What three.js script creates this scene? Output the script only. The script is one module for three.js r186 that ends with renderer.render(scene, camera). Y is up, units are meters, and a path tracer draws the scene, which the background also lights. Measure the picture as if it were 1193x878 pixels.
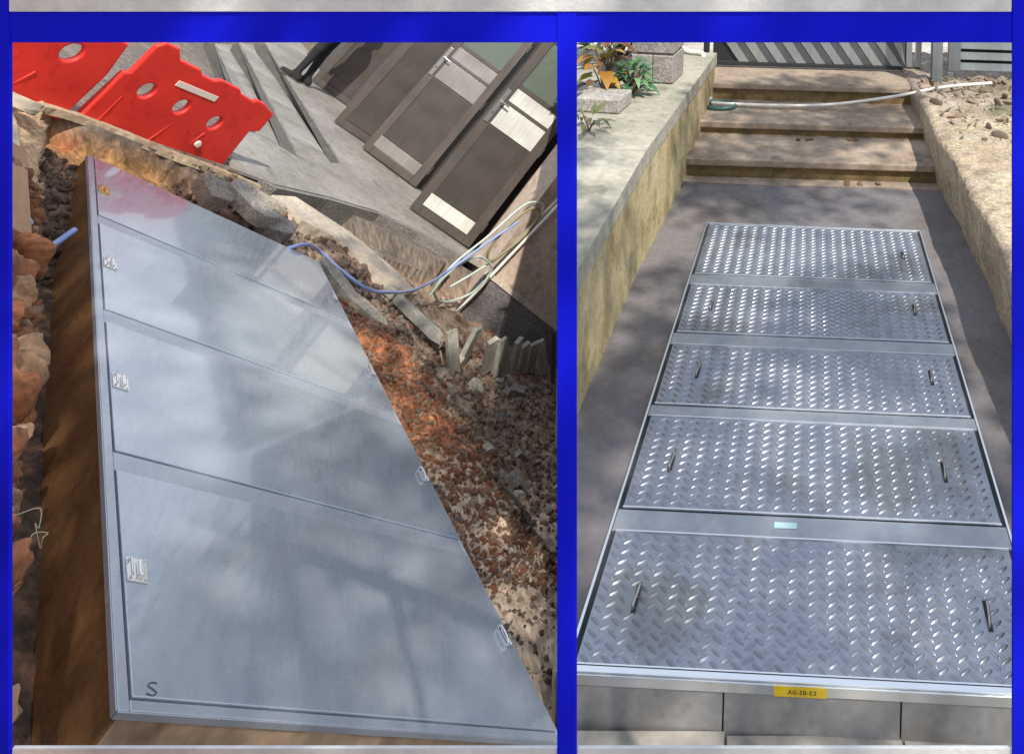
import * as THREE from 'three';
import { RoundedBoxGeometry } from 'three/addons/geometries/RoundedBoxGeometry.js';
import { MarchingCubes } from 'three/addons/objects/MarchingCubes.js';
import { mergeGeometries, mergeVertices } from 'three/addons/utils/BufferGeometryUtils.js';

// ---------------------------------------------------------------- camera, sky, sun, exposure
const V3 = THREE.Vector3;
const scene = new THREE.Scene();
const camera = new THREE.PerspectiveCamera(51.61, 1193 / 878, 0.05, 900);
camera.position.set(0, 2, 0);                                   // level camera, shifted lens looking down and to the left
camera.setViewOffset(1193, 878, -329.5, 580, 1193, 878);
camera.updateProjectionMatrix();
const renderer = new THREE.WebGLRenderer({ antialias: true });
renderer.setSize(1024, 753);
renderer.toneMapping = THREE.LinearToneMapping;
renderer.toneMappingExposure = 1.2;
renderer.shadowMap.enabled = true;
const SUN = new V3(0.36, 0.80, 0.48).normalize();

function hash(x, y, s) { let h = Math.imul(x, 374761393) ^ Math.imul(y, 668265263) ^ Math.imul(s, 1274126177); h = Math.imul(h ^ (h >>> 13), 1274126177); return ((h ^ (h >>> 16)) >>> 0) / 4294967296; }
function vnoise(x, y, p, s) {                                  // tileable value noise, period p cells
  const xi = Math.floor(x), yi = Math.floor(y), fx = x - xi, fy = y - yi;
  const u = fx * fx * (3 - 2 * fx), v = fy * fy * (3 - 2 * fy), m = (a) => ((a % p) + p) % p;
  const a = hash(m(xi), m(yi), s), b = hash(m(xi + 1), m(yi), s), c = hash(m(xi), m(yi + 1), s), d = hash(m(xi + 1), m(yi + 1), s);
  return a + (b - a) * u + (c - a) * v + (a - b - c + d) * u * v;
}
function fbm(u, v, p0, oct, s, gain = 0.5) { let t = 0, a = 1, n = 0, p = p0; for (let i = 0; i < oct; i++) { t += a * vnoise(u * p, v * p, p, s + i * 7); n += a; a *= gain; p *= 2; } return t / n; }
function noise2(x, y, s = 1, oct = 4) { return fbm(x / 64, y / 64, 64, oct, s) - 0.5; }   // world-scale noise, 1 unit cells
function rng(seed) { let a = seed >>> 0; return () => { a = (a + 0x6D2B79F5) >>> 0; let t = Math.imul(a ^ (a >>> 15), 1 | a); t = (t + Math.imul(t ^ (t >>> 7), 61 | t)) ^ t; return ((t ^ (t >>> 14)) >>> 0) / 4294967296; }; }
const sstep = (a, b, x) => { const t = Math.min(1, Math.max(0, (x - a) / (b - a))); return t * t * (3 - 2 * t); };
const lerp = (a, b, t) => a + (b - a) * t;

{ // hazy bright sky with soft cloud
  const W = 256, Hh = 128, d = new Float32Array(W * Hh * 4);
  for (let j = 0; j < Hh; j++) for (let i = 0; i < W; i++) {
    const el = ((j + 0.5) / Hh - 0.5) * Math.PI, e = Math.sin(el), up = Math.max(0, e);
    const c = sstep(0.45, 0.7, fbm(i / W, j / Hh, 6, 5, 31)) * 0.6;
    const t = Math.pow(up, 0.55);
    const col = [lerp(0.80, 0.56, t), lerp(0.83, 0.66, t), lerp(0.87, 0.84, t)];
    for (let k = 0; k < 3; k++) d[(j * W + i) * 4 + k] = e < -0.02 ? [0.30, 0.27, 0.24][k] : lerp(col[k], [0.9, 0.9, 0.91][k], c * 0.5);
    d[(j * W + i) * 4 + 3] = 1;
  }
  const t = new THREE.DataTexture(d, W, Hh, THREE.RGBAFormat, THREE.FloatType);
  t.mapping = THREE.EquirectangularReflectionMapping; t.magFilter = t.minFilter = THREE.LinearFilter; t.wrapS = THREE.RepeatWrapping; t.needsUpdate = true;
  scene.background = t; scene.environment = t;
  scene.backgroundIntensity = 1; scene.environmentIntensity = 1;
}
const sun = new THREE.DirectionalLight(new THREE.Color(1.0, 0.93, 0.82), 4.2);
sun.position.copy(SUN).multiplyScalar(40); sun.target.position.set(-1, 0, -4); sun.position.add(sun.target.position);
sun.castShadow = true; sun.shadow.radius = 1.6; sun.shadow.mapSize.set(2048, 2048);
Object.assign(sun.shadow.camera, { left: -14, right: 14, top: 14, bottom: -14, near: 1, far: 90 });
scene.add(sun, sun.target);

// ---------------------------------------------------------------- two site frames: a level yard and a tilted slope
const ROLL = -0.026;
// the yard is drafted at a scale of 2 to 3; its origin lies on the cement floor
const YARD = new THREE.Matrix4().makeRotationZ(ROLL).scale(new V3(1.5, 1.5, 1.5)).setPosition(-3 * Math.sin(-ROLL), 2 - 3 * Math.cos(ROLL), 0);
const AX = new V3(0.4970, -0.6637, -0.5590), AY = new V3(0.541, 0.741, -0.399);
AX.normalize(); AY.addScaledVector(AX, -AY.dot(AX)).normalize();
const AZ = new V3().crossVectors(AX, AY);
const SLOPE = new THREE.Matrix4().makeBasis(AX, AY, AZ).setPosition(-1.615, 0.019, -1.858);
const WORLD = new THREE.Matrix4();

// ---------------------------------------------------------------- helpers
const used = new Map();
function numbered(n) { const k = used.get(n) || 0; used.set(n, k + 1); return k ? n + '_' + String(k).padStart(3, '0') : n; }
function place(o, frame) { o.updateMatrix(); o.userData.local = undefined; delete o.userData.local; o.applyMatrix4(frame); scene.add(o); return o; }
function thing(frame, name, label, category, pos = [0, 0, 0], turn = 0, group) {
  const g = new THREE.Group(); g.name = numbered(name); g.position.set(...pos); g.rotation.y = turn;
  g.userData = { label, category }; if (group) g.userData.group = group;
  return place(g, frame);
}
function part(parent, name, geo, mat) { const m = new THREE.Mesh(geo, mat); m.name = name; m.castShadow = m.receiveShadow = true; parent.add(m); return m; }
function single(frame, name, geo, mat, label, category, group) {
  const m = new THREE.Mesh(geo, mat); m.name = numbered(name); m.castShadow = m.receiveShadow = true;
  m.userData = { label, category }; if (group) m.userData.group = group; return place(m, frame);
}
function setting(frame, name, geo, mat, kind = 'structure', label, category) {
  const m = new THREE.Mesh(geo, mat); m.name = numbered(name); m.castShadow = m.receiveShadow = true;
  m.userData = { kind }; if (label) { m.userData.label = label; m.userData.category = category; } return place(m, frame);
}
function boxUV(g) {                                             // uv in metres from the dominant axis of each face
  const q = g.index ? g.toNonIndexed() : g, p = q.attributes.position, uv = new Float32Array(p.count * 2);
  const a = new V3(), b = new V3(), c = new V3();
  for (let i = 0; i < p.count; i += 3) {
    a.fromBufferAttribute(p, i); b.fromBufferAttribute(p, i + 1); c.fromBufferAttribute(p, i + 2);
    const n = b.clone().sub(a).cross(c.clone().sub(a)), x = Math.abs(n.x), y = Math.abs(n.y), z = Math.abs(n.z);
    [a, b, c].forEach((v, k) => {
      const o = (i + k) * 2;
      if (y >= x && y >= z) { uv[o] = v.x; uv[o + 1] = v.z; } else if (x >= z) { uv[o] = v.z + 0.37; uv[o + 1] = v.y; } else { uv[o] = v.x + 0.61; uv[o + 1] = v.y; }
    });
  }
  q.setAttribute('uv', new THREE.BufferAttribute(uv, 2)); return q;
}
function rbox(w, h, d, x = 0, y = 0, z = 0, r = 0.006, seg = 1) { const g = new RoundedBoxGeometry(w, h, d, seg, Math.min(r, w / 2.1, h / 2.1, d / 2.1)); g.translate(x, y, z); return boxUV(g); }
function bx(w, h, d, x = 0, y = 0, z = 0) { const g = new THREE.BoxGeometry(w, h, d); g.translate(x, y, z); return boxUV(g); }
function join(list) { return mergeGeometries(list.map((g) => { const q = g.index ? g.toNonIndexed() : g; for (const k of Object.keys(q.attributes)) if (!['position', 'normal', 'uv'].includes(k)) q.deleteAttribute(k); if (!q.attributes.uv) boxUV(q); return q; })); }
function tube(pts, r, seg = 40, rad = 8, closed = false) { return new THREE.TubeGeometry(new THREE.CatmullRomCurve3(pts.map((p) => new V3(...p)), closed, 'centripetal'), seg, r, rad, closed); }
function cyl(r0, r1, h, x = 0, y = 0, z = 0, n = 14) { const g = new THREE.CylinderGeometry(r0, r1, h, n); g.translate(x, y, z); return g; }
function slab(top, th) {                                        // prism under an outline of 3-D points
  const flat = top.map((p) => new THREE.Vector2(p[0], p[2]));
  const tri = THREE.ShapeUtils.triangulateShape(flat, []), pos = [], n = top.length;
  const T = top.map((p) => new V3(...p)), B = top.map((p) => new V3(p[0], typeof th === 'number' ? p[1] - th : th.y, p[2]));
  const cw = THREE.ShapeUtils.area(flat) > 0;
  const f = (a, b, c) => { const l = cw ? [a, c, b] : [a, b, c]; l.forEach((v) => pos.push(v.x, v.y, v.z)); };
  for (const [a, b, c] of tri) { f(T[a], T[b], T[c]); f(B[a], B[c], B[b]); }
  for (let i = 0; i < n; i++) { const j = (i + 1) % n; f(T[i], B[i], T[j]); f(T[j], B[i], B[j]); }
  const g = new THREE.BufferGeometry(); g.setAttribute('position', new THREE.Float32BufferAttribute(pos, 3)); g.computeVertexNormals(); return boxUV(g);
}
function rock(seed, sx, sy, sz, rough = 0.25, detail = 2, flat = true) {
  let g = new THREE.IcosahedronGeometry(1, detail); g.deleteAttribute('uv'); g.deleteAttribute('normal'); g = mergeVertices(g); const p = g.attributes.position, v = new V3();
  for (let i = 0; i < p.count; i++) {
    v.fromBufferAttribute(p, i);
    const hi = flat ? 0 : noise2(v.x * 7 + seed, v.y * 7 + v.z * 6, 23, 3) * .3;
    const a = hi + noise2(v.x * 1.3 + seed * 3.1, v.y * 1.3 + v.z * 1.7 + seed * 5.7, 11, 3) * 2 + noise2(v.z * 3 + seed, v.x * 3 - v.y * 2.2, 17, 2) * 0.8;
    const k = 1 + rough * a; v.multiplyScalar(k); if (flat) { v.x = Math.max(-0.82, Math.min(0.82, v.x)); v.y = Math.max(-0.8, Math.min(0.75, v.y)); }
    p.setXYZ(i, v.x * sx, v.y * sy, v.z * sz);
  }
  g.computeVertexNormals(); const uv = new Float32Array(p.count * 2); for (let i = 0; i < p.count; i++) { uv[i * 2] = p.getX(i) + p.getY(i) * .6 + seed * .37; uv[i * 2 + 1] = p.getZ(i) + p.getY(i) * .6; }
  g.setAttribute('uv', new THREE.BufferAttribute(uv, 2)); return g;
}
function chunk(seed, w, h, d, j = 0.2) {                        // broken flat piece of concrete or stone
  const r = rng(seed), n = 6 + Math.floor(r() * 3), top = [], bot = [];
  for (let i = 0; i < n; i++) { const a = i / n * 6.283 + (r() - .5) * .5, k = 1 - j + r() * j * 1.4; const cx = Math.sign(Math.cos(a)) * Math.pow(Math.abs(Math.cos(a)), .6), cz = Math.sign(Math.sin(a)) * Math.pow(Math.abs(Math.sin(a)), .6); top.push([cx * w / 2 * k, h / 2 + (r() - .5) * h * .25, cz * d / 2 * k]); bot.push([cx * w / 2 * (k + (r() - .4) * .16), -h / 2, cz * d / 2 * (k + (r() - .4) * .16)]); }
  const pos = [], P = (a) => pos.push(...a), tc = [0, h / 2, 0], bc = [0, -h / 2, 0];
  const ins = top.map((p) => [p[0] * .94, p[1] + h * .06, p[2] * .94]);
  for (let i = 0; i < n; i++) { const k = (i + 1) % n; P(tc); P(ins[k]); P(ins[i]); P(ins[i]); P(ins[k]); P(top[i]); P(top[i]); P(ins[k]); P(top[k]); P(top[i]); P(top[k]); P(bot[i]); P(bot[i]); P(top[k]); P(bot[k]); P(bc); P(bot[i]); P(bot[k]); }
  const g = new THREE.BufferGeometry(); g.setAttribute('position', new THREE.Float32BufferAttribute(pos, 3)); g.computeVertexNormals(); return boxUV(g);
}
const turned = (g, rx, ry, rz, x = 0, y = 0, z = 0) => g.applyMatrix4(new THREE.Matrix4().makeRotationFromEuler(new THREE.Euler(rx, ry, rz))).translate(x, y, z);
// cuts a geometry (in slope coordinates) where the boundary hoarding stands
const cutN = new V3(1, 0, -0.2930).transformDirection(SLOPE.clone().invert()), cutEye = new V3(0, 2, 0).applyMatrix4(SLOPE.clone().invert());
function cutAtBoundary(g, off = [0, 0, 0]) {
  const q = g.index ? g.toNonIndexed() : g, A = ['position', 'normal', 'uv', 'color'].filter((k) => q.attributes[k]), out = {}; A.forEach((k) => { out[k] = []; });
  const at = (i) => Object.fromEntries(A.map((k) => [k, Array.from({ length: q.attributes[k].itemSize }, (_, c) => q.attributes[k].array[i * q.attributes[k].itemSize + c])]));
  const dist = (v) => cutN.x * (v.position[0] + off[0] - cutEye.x) + cutN.y * (v.position[1] + off[1] - cutEye.y) + cutN.z * (v.position[2] + off[2] - cutEye.z);
  for (let i = 0; i < q.attributes.position.count; i += 3) {
    const src = [at(i), at(i + 1), at(i + 2)], poly = [];
    for (let k = 0; k < 3; k++) {
      const a = src[k], b = src[(k + 1) % 3], da = dist(a), db = dist(b);
      if (da <= 0) poly.push(a);
      if ((da < 0 && db > 0) || (da > 0 && db < 0)) { const t = da / (da - db); poly.push(Object.fromEntries(A.map((n) => [n, a[n].map((x, c) => x + (b[n][c] - x) * t)]))); }
    }
    for (let k = 1; k + 1 < poly.length; k++) for (const v of [poly[0], poly[k], poly[k + 1]]) A.forEach((n) => out[n].push(...v[n]));
  }
  const r = new THREE.BufferGeometry(); A.forEach((k) => r.setAttribute(k, new THREE.Float32BufferAttribute(out[k], k === 'uv' ? 2 : 3))); return r;
}

// ---------------------------------------------------------------- textures and materials
function tex(size, metres, fn, srgb = true) {
  const d = new Uint8Array(size * size * 4);
  for (let j = 0; j < size; j++) for (let i = 0; i < size; i++) { const c = fn(i / size, j / size), o = (j * size + i) * 4; for (let k = 0; k < 3; k++) d[o + k] = Math.max(0, Math.min(255, (Array.isArray(c) ? c[k] : c) * 255)); d[o + 3] = 255; }
  const t = new THREE.DataTexture(d, size, size); t.wrapS = t.wrapT = THREE.RepeatWrapping; t.magFilter = THREE.LinearFilter; t.minFilter = THREE.LinearMipmapLinearFilter; t.generateMipmaps = true;
  t.repeat.set(1 / metres, 1 / metres); if (srgb) t.colorSpace = THREE.SRGBColorSpace; t.needsUpdate = true; return t;
}
const mix3 = (a, b, t) => a.map((x, i) => x + (b[i] - x) * t);
const T = {
  mottle: tex(512, 1.7, (u, v) => { const a = fbm(u, v, 5, 6, 3), b = fbm(u, v, 60, 3, 9), c = sstep(.62, .78, fbm(u, v, 14, 4, 21)); const l = .87 + .30 * (a - .5) + .20 * (b - .5) - .11 * c; return [l + .015, l, l - .02]; }),
  speck: tex(512, 0.9, (u, v) => { const b = fbm(u, v, 90, 3, 5), a = fbm(u, v, 8, 4, 8); const l = .84 + .46 * (b - .5) + .2 * (a - .5); return [l, l, l]; }),
  streak: tex(512, 1.3, (u, v) => { // water stained concrete: runs follow the drop
    const s = sstep(.48, .72, fbm(u, v * .0 + fbm(u, v, 6, 3, 4) * .04 + v * .2, 11, 4, 13)), m = fbm(u, v, 7, 5, 2), g = sstep(.55, .75, fbm(u, v, 10, 4, 40)), f = fbm(u, v, 80, 2, 6) - .5;
    let c = mix3([.80, .76, .66], [.66, .62, .47], m); c = mix3(c, [.55, .47, .33], s * .42); c = mix3(c, [.46, .45, .34], g * .4); return c.map((x) => x + f * .14); }),
  grain: tex(512, 0.8, (u, v) => { const l = .88 + .12 * (fbm(u, v * .06, 70, 3, 5) - .5) + .16 * (fbm(u, v, 5, 4, 51) - .5); return [l, l, l]; }),
  cloth: tex(256, 0.05, (u, v) => .75 + .2 * Math.sin(u * 60) * Math.sin(v * 60)),
  smudge: tex(512, 1.1, (u, v) => { const a = fbm(u, v, 4, 5, 71), w = fbm(u * 1, v * .3, 30, 3, 73); const l = .55 + .5 * (a - .5) + .25 * (w - .5); return [0, l, 1]; }, false),
  galv: tex(512, 0.9, (u, v) => { const a = fbm(u, v, 4, 5, 71), s = fbm(u, v, 40, 2, 75); const l = .90 + .14 * (a - .5) + .08 * (s - .5); return [l - .01, l, l + .012]; }),
  sheet: tex(1024, 1.4, (u, v) => { // cold rolled sheet: spangle, dust specks and fine scratches
    const sp = fbm(u, v, 110, 2, 171) - .5, a = fbm(u, v, 5, 5, 173) - .5, dust = sstep(.66, .8, fbm(u, v, 160, 2, 175)), w = fbm(u + .3 * v, v * .12, 90, 2, 177), sc = sstep(.72, .80, w) * sstep(.5, .7, fbm(u, v, 7, 3, 179));
    const l = .91 + .05 * a + .03 * sp - .012 * dust + .03 * sc; return [l - .004, l, l + .008]; }),
  sheetRough: tex(512, 1.1, (u, v) => { const a = fbm(u, v, 5, 5, 271) - .5, f = fbm(u, v, 80, 2, 273) - .5, w = fbm(u + .3 * v, v * .15, 70, 2, 277) - .5; return [0, Math.max(.2, .62 + .5 * a + .16 * f + .3 * w), 1]; }, false),
  dirty: tex(512, 1.3, (u, v) => { const a = sstep(.5, .72, fbm(u, v, 6, 5, 371)), f = fbm(u, v, 70, 3, 373) - .5, sp = sstep(.68, .8, fbm(u, v, 50, 3, 375)); const c = mix3([.92, .93, .95], [.80, .79, .77], a * .7); return c.map((x) => x + f * .12 - sp * .05); }),
  scuff: tex(512, 0.9, (u, v) => { const a = fbm(u, v, 5, 5, 471) - .5, d = sstep(.58, .75, fbm(u, v, 16, 4, 473)), w = sstep(.70, .8, fbm(u * 1, v * .2 + u * .3, 60, 2, 475)); const l = .93 + .12 * a; return [l - .05 * d + .02 * w, l - .08 * d + .05 * w, l - .08 * d + .05 * w]; }),
  bumpy: tex(512, 1.0, (u, v) => .5 + (fbm(u, v, 24, 5, 61) - .5) * 1.1, false),
  fine: tex(512, 0.5, (u, v) => .5 + (fbm(u, v, 70, 3, 63) - .5), false),
  soil: tex(512, 1.1, (u, v) => { const b = fbm(u, v, 40, 4, 5, .65), a = fbm(u, v, 9, 4, 88); const l = .83 + .6 * (b - .5) + .26 * (a - .5); return [l, l * .97, l * .94]; }),
};
const C = (r, g, b) => new THREE.Color().setRGB(r, g, b);
function std(color, rough, o = {}) { return new THREE.MeshStandardMaterial({ color, roughness: rough, ...o }); }
const M = {
  blue: new THREE.MeshPhysicalMaterial({ color: C(0.006, 0.010, 0.74), roughness: 0.85, specularIntensity: 0.25 }),
  paleBorder: std(C(0.97, 0.965, 0.95), 0.7, { map: T.galv, bumpMap: T.fine, bumpScale: 0.001 }),
  // slope
  lid: new THREE.MeshPhysicalMaterial({ color: C(0.61, 0.675, 0.755), roughness: 0.44, metalness: 0.45, map: T.sheet, roughnessMap: T.sheetRough, clearcoat: 0.75, clearcoatRoughness: 0.05 }),
  lidFrame: std(C(0.60, 0.64, 0.70), 0.5, { metalness: 0.4, map: T.sheet, roughnessMap: T.sheetRough }),
  boxSide: std(C(0.50, 0.30, 0.19), 0.6, { metalness: 0.2, map: T.streak, bumpMap: T.fine, bumpScale: .001 }),  // brown puts pit shade and mirrored soil into the steel side's colour
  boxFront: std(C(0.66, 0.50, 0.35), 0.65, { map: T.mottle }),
  chrome: std(C(0.82, 0.82, 0.80), 0.18, { metalness: 1 }),
  brass: std(C(0.80, 0.62, 0.25), 0.25, { metalness: 1 }),
  gap: std(C(0.03, 0.035, 0.04), 0.8),
  ink: std(C(0.10, 0.11, 0.13), 0.8),
  red: std(C(0.90, 0.045, 0.032), 0.5, { map: T.scuff, bumpMap: T.fine, bumpScale: 0.0006 }),
  reflect: std(C(0.85, 0.78, 0.68), 0.4),
  concrete: std(C(0.56, 0.53, 0.50), 0.85, { map: T.mottle, bumpMap: T.bumpy, bumpScale: 0.004 }),
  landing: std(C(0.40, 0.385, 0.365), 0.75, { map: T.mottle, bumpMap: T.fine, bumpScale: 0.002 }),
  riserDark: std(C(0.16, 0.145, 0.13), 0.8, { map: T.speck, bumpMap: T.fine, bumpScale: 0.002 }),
  kerb: std(C(0.36, 0.34, 0.32), 0.9, { map: T.speck, bumpMap: T.fine, bumpScale: 0.005 }),
  asphalt: std(C(0.16, 0.15, 0.145), 0.95, { map: T.speck, bumpMap: T.fine, bumpScale: 0.004 }),
  lip: std(C(0.60, 0.48, 0.34), 0.9, { map: T.mottle, bumpMap: T.bumpy, bumpScale: 0.006 }),
  plaster: std(C(0.66, 0.55, 0.47), 0.85, { map: T.mottle, bumpMap: T.fine, bumpScale: 0.001 }),
  plinth: std(C(0.22, 0.205, 0.21), 0.85, { map: T.speck, bumpMap: T.fine, bumpScale: 0.003 }),
  coping: std(C(0.72, 0.65, 0.55), 0.8, { map: T.mottle }),
  door: std(C(0.165, 0.140, 0.125), 0.35, { metalness: 0.35, map: T.grain }),
  doorPanel: std(C(0.125, 0.105, 0.095), 0.3, { metalness: 0.3, map: T.grain }),
  plate: std(C(0.93, 0.91, 0.85), 0.35, { metalness: 0.15, map: T.grain }),  // near-white stands in for the sky mirrored by the metal panels
  plateDull: std(C(0.46, 0.43, 0.40), 0.4, { metalness: 0.7, map: T.grain }),
  facade: std(C(0.085, 0.068, 0.055), 0.45, { map: T.grain }),
  glass: new THREE.MeshPhysicalMaterial({ color: C(0.30, 0.36, 0.30), roughness: 0.06, metalness: 0, transmission: 0.6, thickness: 0, specularIntensity: 1 }),
  handle: std(C(0.45, 0.42, 0.38), 0.3, { metalness: 1 }),
  pipeWhite: std(C(0.80, 0.78, 0.72), 0.45),
  hoseBlue: new THREE.MeshPhysicalMaterial({ color: C(0.32, 0.42, 0.78), roughness: 0.3, clearcoat: 0.4 }),
  hoseGreen: new THREE.MeshPhysicalMaterial({ color: C(0.55, 0.66, 0.58), roughness: 0.35, clearcoat: 0.3 }),
  hoseOlive: std(C(0.25, 0.24, 0.12), 0.5),
  cable: std(C(0.06, 0.055, 0.05), 0.6),
  stone: [C(0.42, 0.36, 0.30), C(0.50, 0.45, 0.38), C(0.34, 0.30, 0.27), C(0.58, 0.50, 0.40)].map((c) => std(c, 0.92, { map: T.speck, bumpMap: T.bumpy, bumpScale: 0.008 })),
  tile: [C(0.52, 0.52, 0.47), C(0.45, 0.46, 0.42), C(0.58, 0.57, 0.53)].map((c) => std(c, 0.85, { map: T.mottle, bumpMap: T.fine, bumpScale: 0.003 })),
  clod: [C(0.58, 0.25, 0.12), C(0.50, 0.21, 0.10), C(0.66, 0.42, 0.26)].map((c) => std(c, 0.95, { map: T.soil, bumpMap: T.bumpy, bumpScale: 0.01 })),
  terrain: new THREE.MeshStandardMaterial({ vertexColors: true, roughness: 0.96, map: T.soil, bumpMap: T.bumpy, bumpScale: 0.015 }),
  stick: std(C(0.07, 0.05, 0.04), 0.9),
  foam: std(C(0.78, 0.70, 0.54), 0.8, { map: T.mottle }),
  // yard
  apron: std(C(0.215, 0.195, 0.192), 0.7, { map: T.dirty, bumpMap: T.fine, bumpScale: 0.0012 }),
  yard: std(C(0.62, 0.60, 0.56), 0.9, { map: T.mottle, bumpMap: T.fine, bumpScale: 0.002 }),
  wall: std(C(1.0, 0.93, 0.82), 0.9, { map: T.streak, bumpMap: T.bumpy, bumpScale: 0.006 }),
  wallTop: std(C(0.50, 0.50, 0.43), 0.9, { map: T.mottle, bumpMap: T.fine, bumpScale: 0.003 }),
  step: std(C(0.46, 0.38, 0.31), 0.88, { map: T.mottle, bumpMap: T.fine, bumpScale: 0.002 }),
  riser: std(C(0.44, 0.35, 0.25), 0.9, { map: T.streak, bumpMap: T.bumpy, bumpScale: 0.004 }),
  bank: new THREE.MeshStandardMaterial({ vertexColors: true, roughness: 0.95, map: T.speck, bumpMap: T.bumpy, bumpScale: 0.016 }),
  tread: std(C(0.42, 0.44, 0.48), 0.66, { metalness: 0.85, map: T.dirty, roughnessMap: T.sheetRough }),
  bar: std(C(0.50, 0.52, 0.55), 0.75, { metalness: 0.75, map: T.galv, roughnessMap: T.smudge }),
  edge: std(C(0.84, 0.87, 0.90), 0.3, { metalness: 0.95 }),
  boxGrey: std(C(0.46, 0.45, 0.43), 0.7, { metalness: 0.2, map: T.dirty }),
  gateDark: std(C(0.035, 0.04, 0.045), 0.45, { metalness: 0.3 }),
  gateGrey: std(C(0.17, 0.19, 0.21), 0.4, { metalness: 0.5, map: T.grain }),
  gateLight: std(C(0.55, 0.58, 0.60), 0.35, { metalness: 0.6, map: T.grain }),
  louvre: std(C(0.26, 0.29, 0.31), 0.45, { metalness: 0.3, map: T.grain }),
  brick: [C(0.50, 0.48, 0.44), C(0.42, 0.40, 0.38), C(0.46, 0.40, 0.38)].map((c) => std(c, 0.92, { map: T.speck, bumpMap: T.fine, bumpScale: 0.004 })),
  mortar: std(C(0.20, 0.19, 0.17), 0.95),
  teal: std(C(0.05, 0.13, 0.12), 0.4),
  pot: std(C(0.10, 0.06, 0.05), 0.8),
};
const leafMat = (r, g, b) => new THREE.MeshPhysicalMaterial({ color: C(r, g, b), roughness: 0.55, transmission: 0.25, thickness: 0, side: THREE.DoubleSide });

// ================================================================ THE SETTING
setting(WORLD, 'ground', boxUV(new THREE.PlaneGeometry(700, 700, 1, 1).rotateX(-Math.PI / 2).translate(0, -4.5, 0)), std(C(0.20, 0.17, 0.12), 0.95, { map: T.soil }));

// slope terrain, in slope coordinates
function slopeHeight(x, z) {
  const n = noise2(x * 3, z * 3, 5, 5), f = noise2(x * 14, z * 14, 9, 3);
  const edge = -0.235 + noise2(z * 5, 3.3, 12, 4) * 0.07;                         // ragged clay bank on the left
  const back = -4.2 - 0.33 * Math.max(0, x) - 0.0;                                 // back edge of the pit
  const rightFill = sstep(1.0, 1.35, x + n * .3);
  let y;
  if (z < back) { y = Math.min(0, 0.07 * (z + 5)) + f * 0.004; if (x > 1.2 && z > -5.4) y = lerp(y, -0.16 + n * .06, sstep(1.2, 1.7, x)); }
  else if (x < edge) { y = 0.0 + 0.28 * sstep(-0.3, -1.0, x) * (z > -3 ? 1 : 0.15) + n * 0.12 + f * 0.06; }
  else if (x < 1.61) {
    const far = sstep(-2.4, -3.4, z);
    y = lerp(-0.225, -0.10, far) + n * 0.05 + f * 0.03;
    if (z < -3.66) y = lerp(-0.16, -0.07, rightFill) + n * 0.07 + f * 0.04;
  } else {
    const fall = sstep(1.7, 3.1, x) * sstep(-1.2, -3.2, z);
    y = -0.05 - 0.21 * fall + n * 0.13 + f * 0.075 - 0.04 * sstep(1.6, 1.66, x) + 0.05 * sstep(1.75, 2.0, x);
    if (z < -4.6) y = Math.min(y, -0.2 + n * 0.05);
  }
  if (z > 0.02 && x > edge) y = -0.62 + n * 0.08;
  return y;
}
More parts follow.
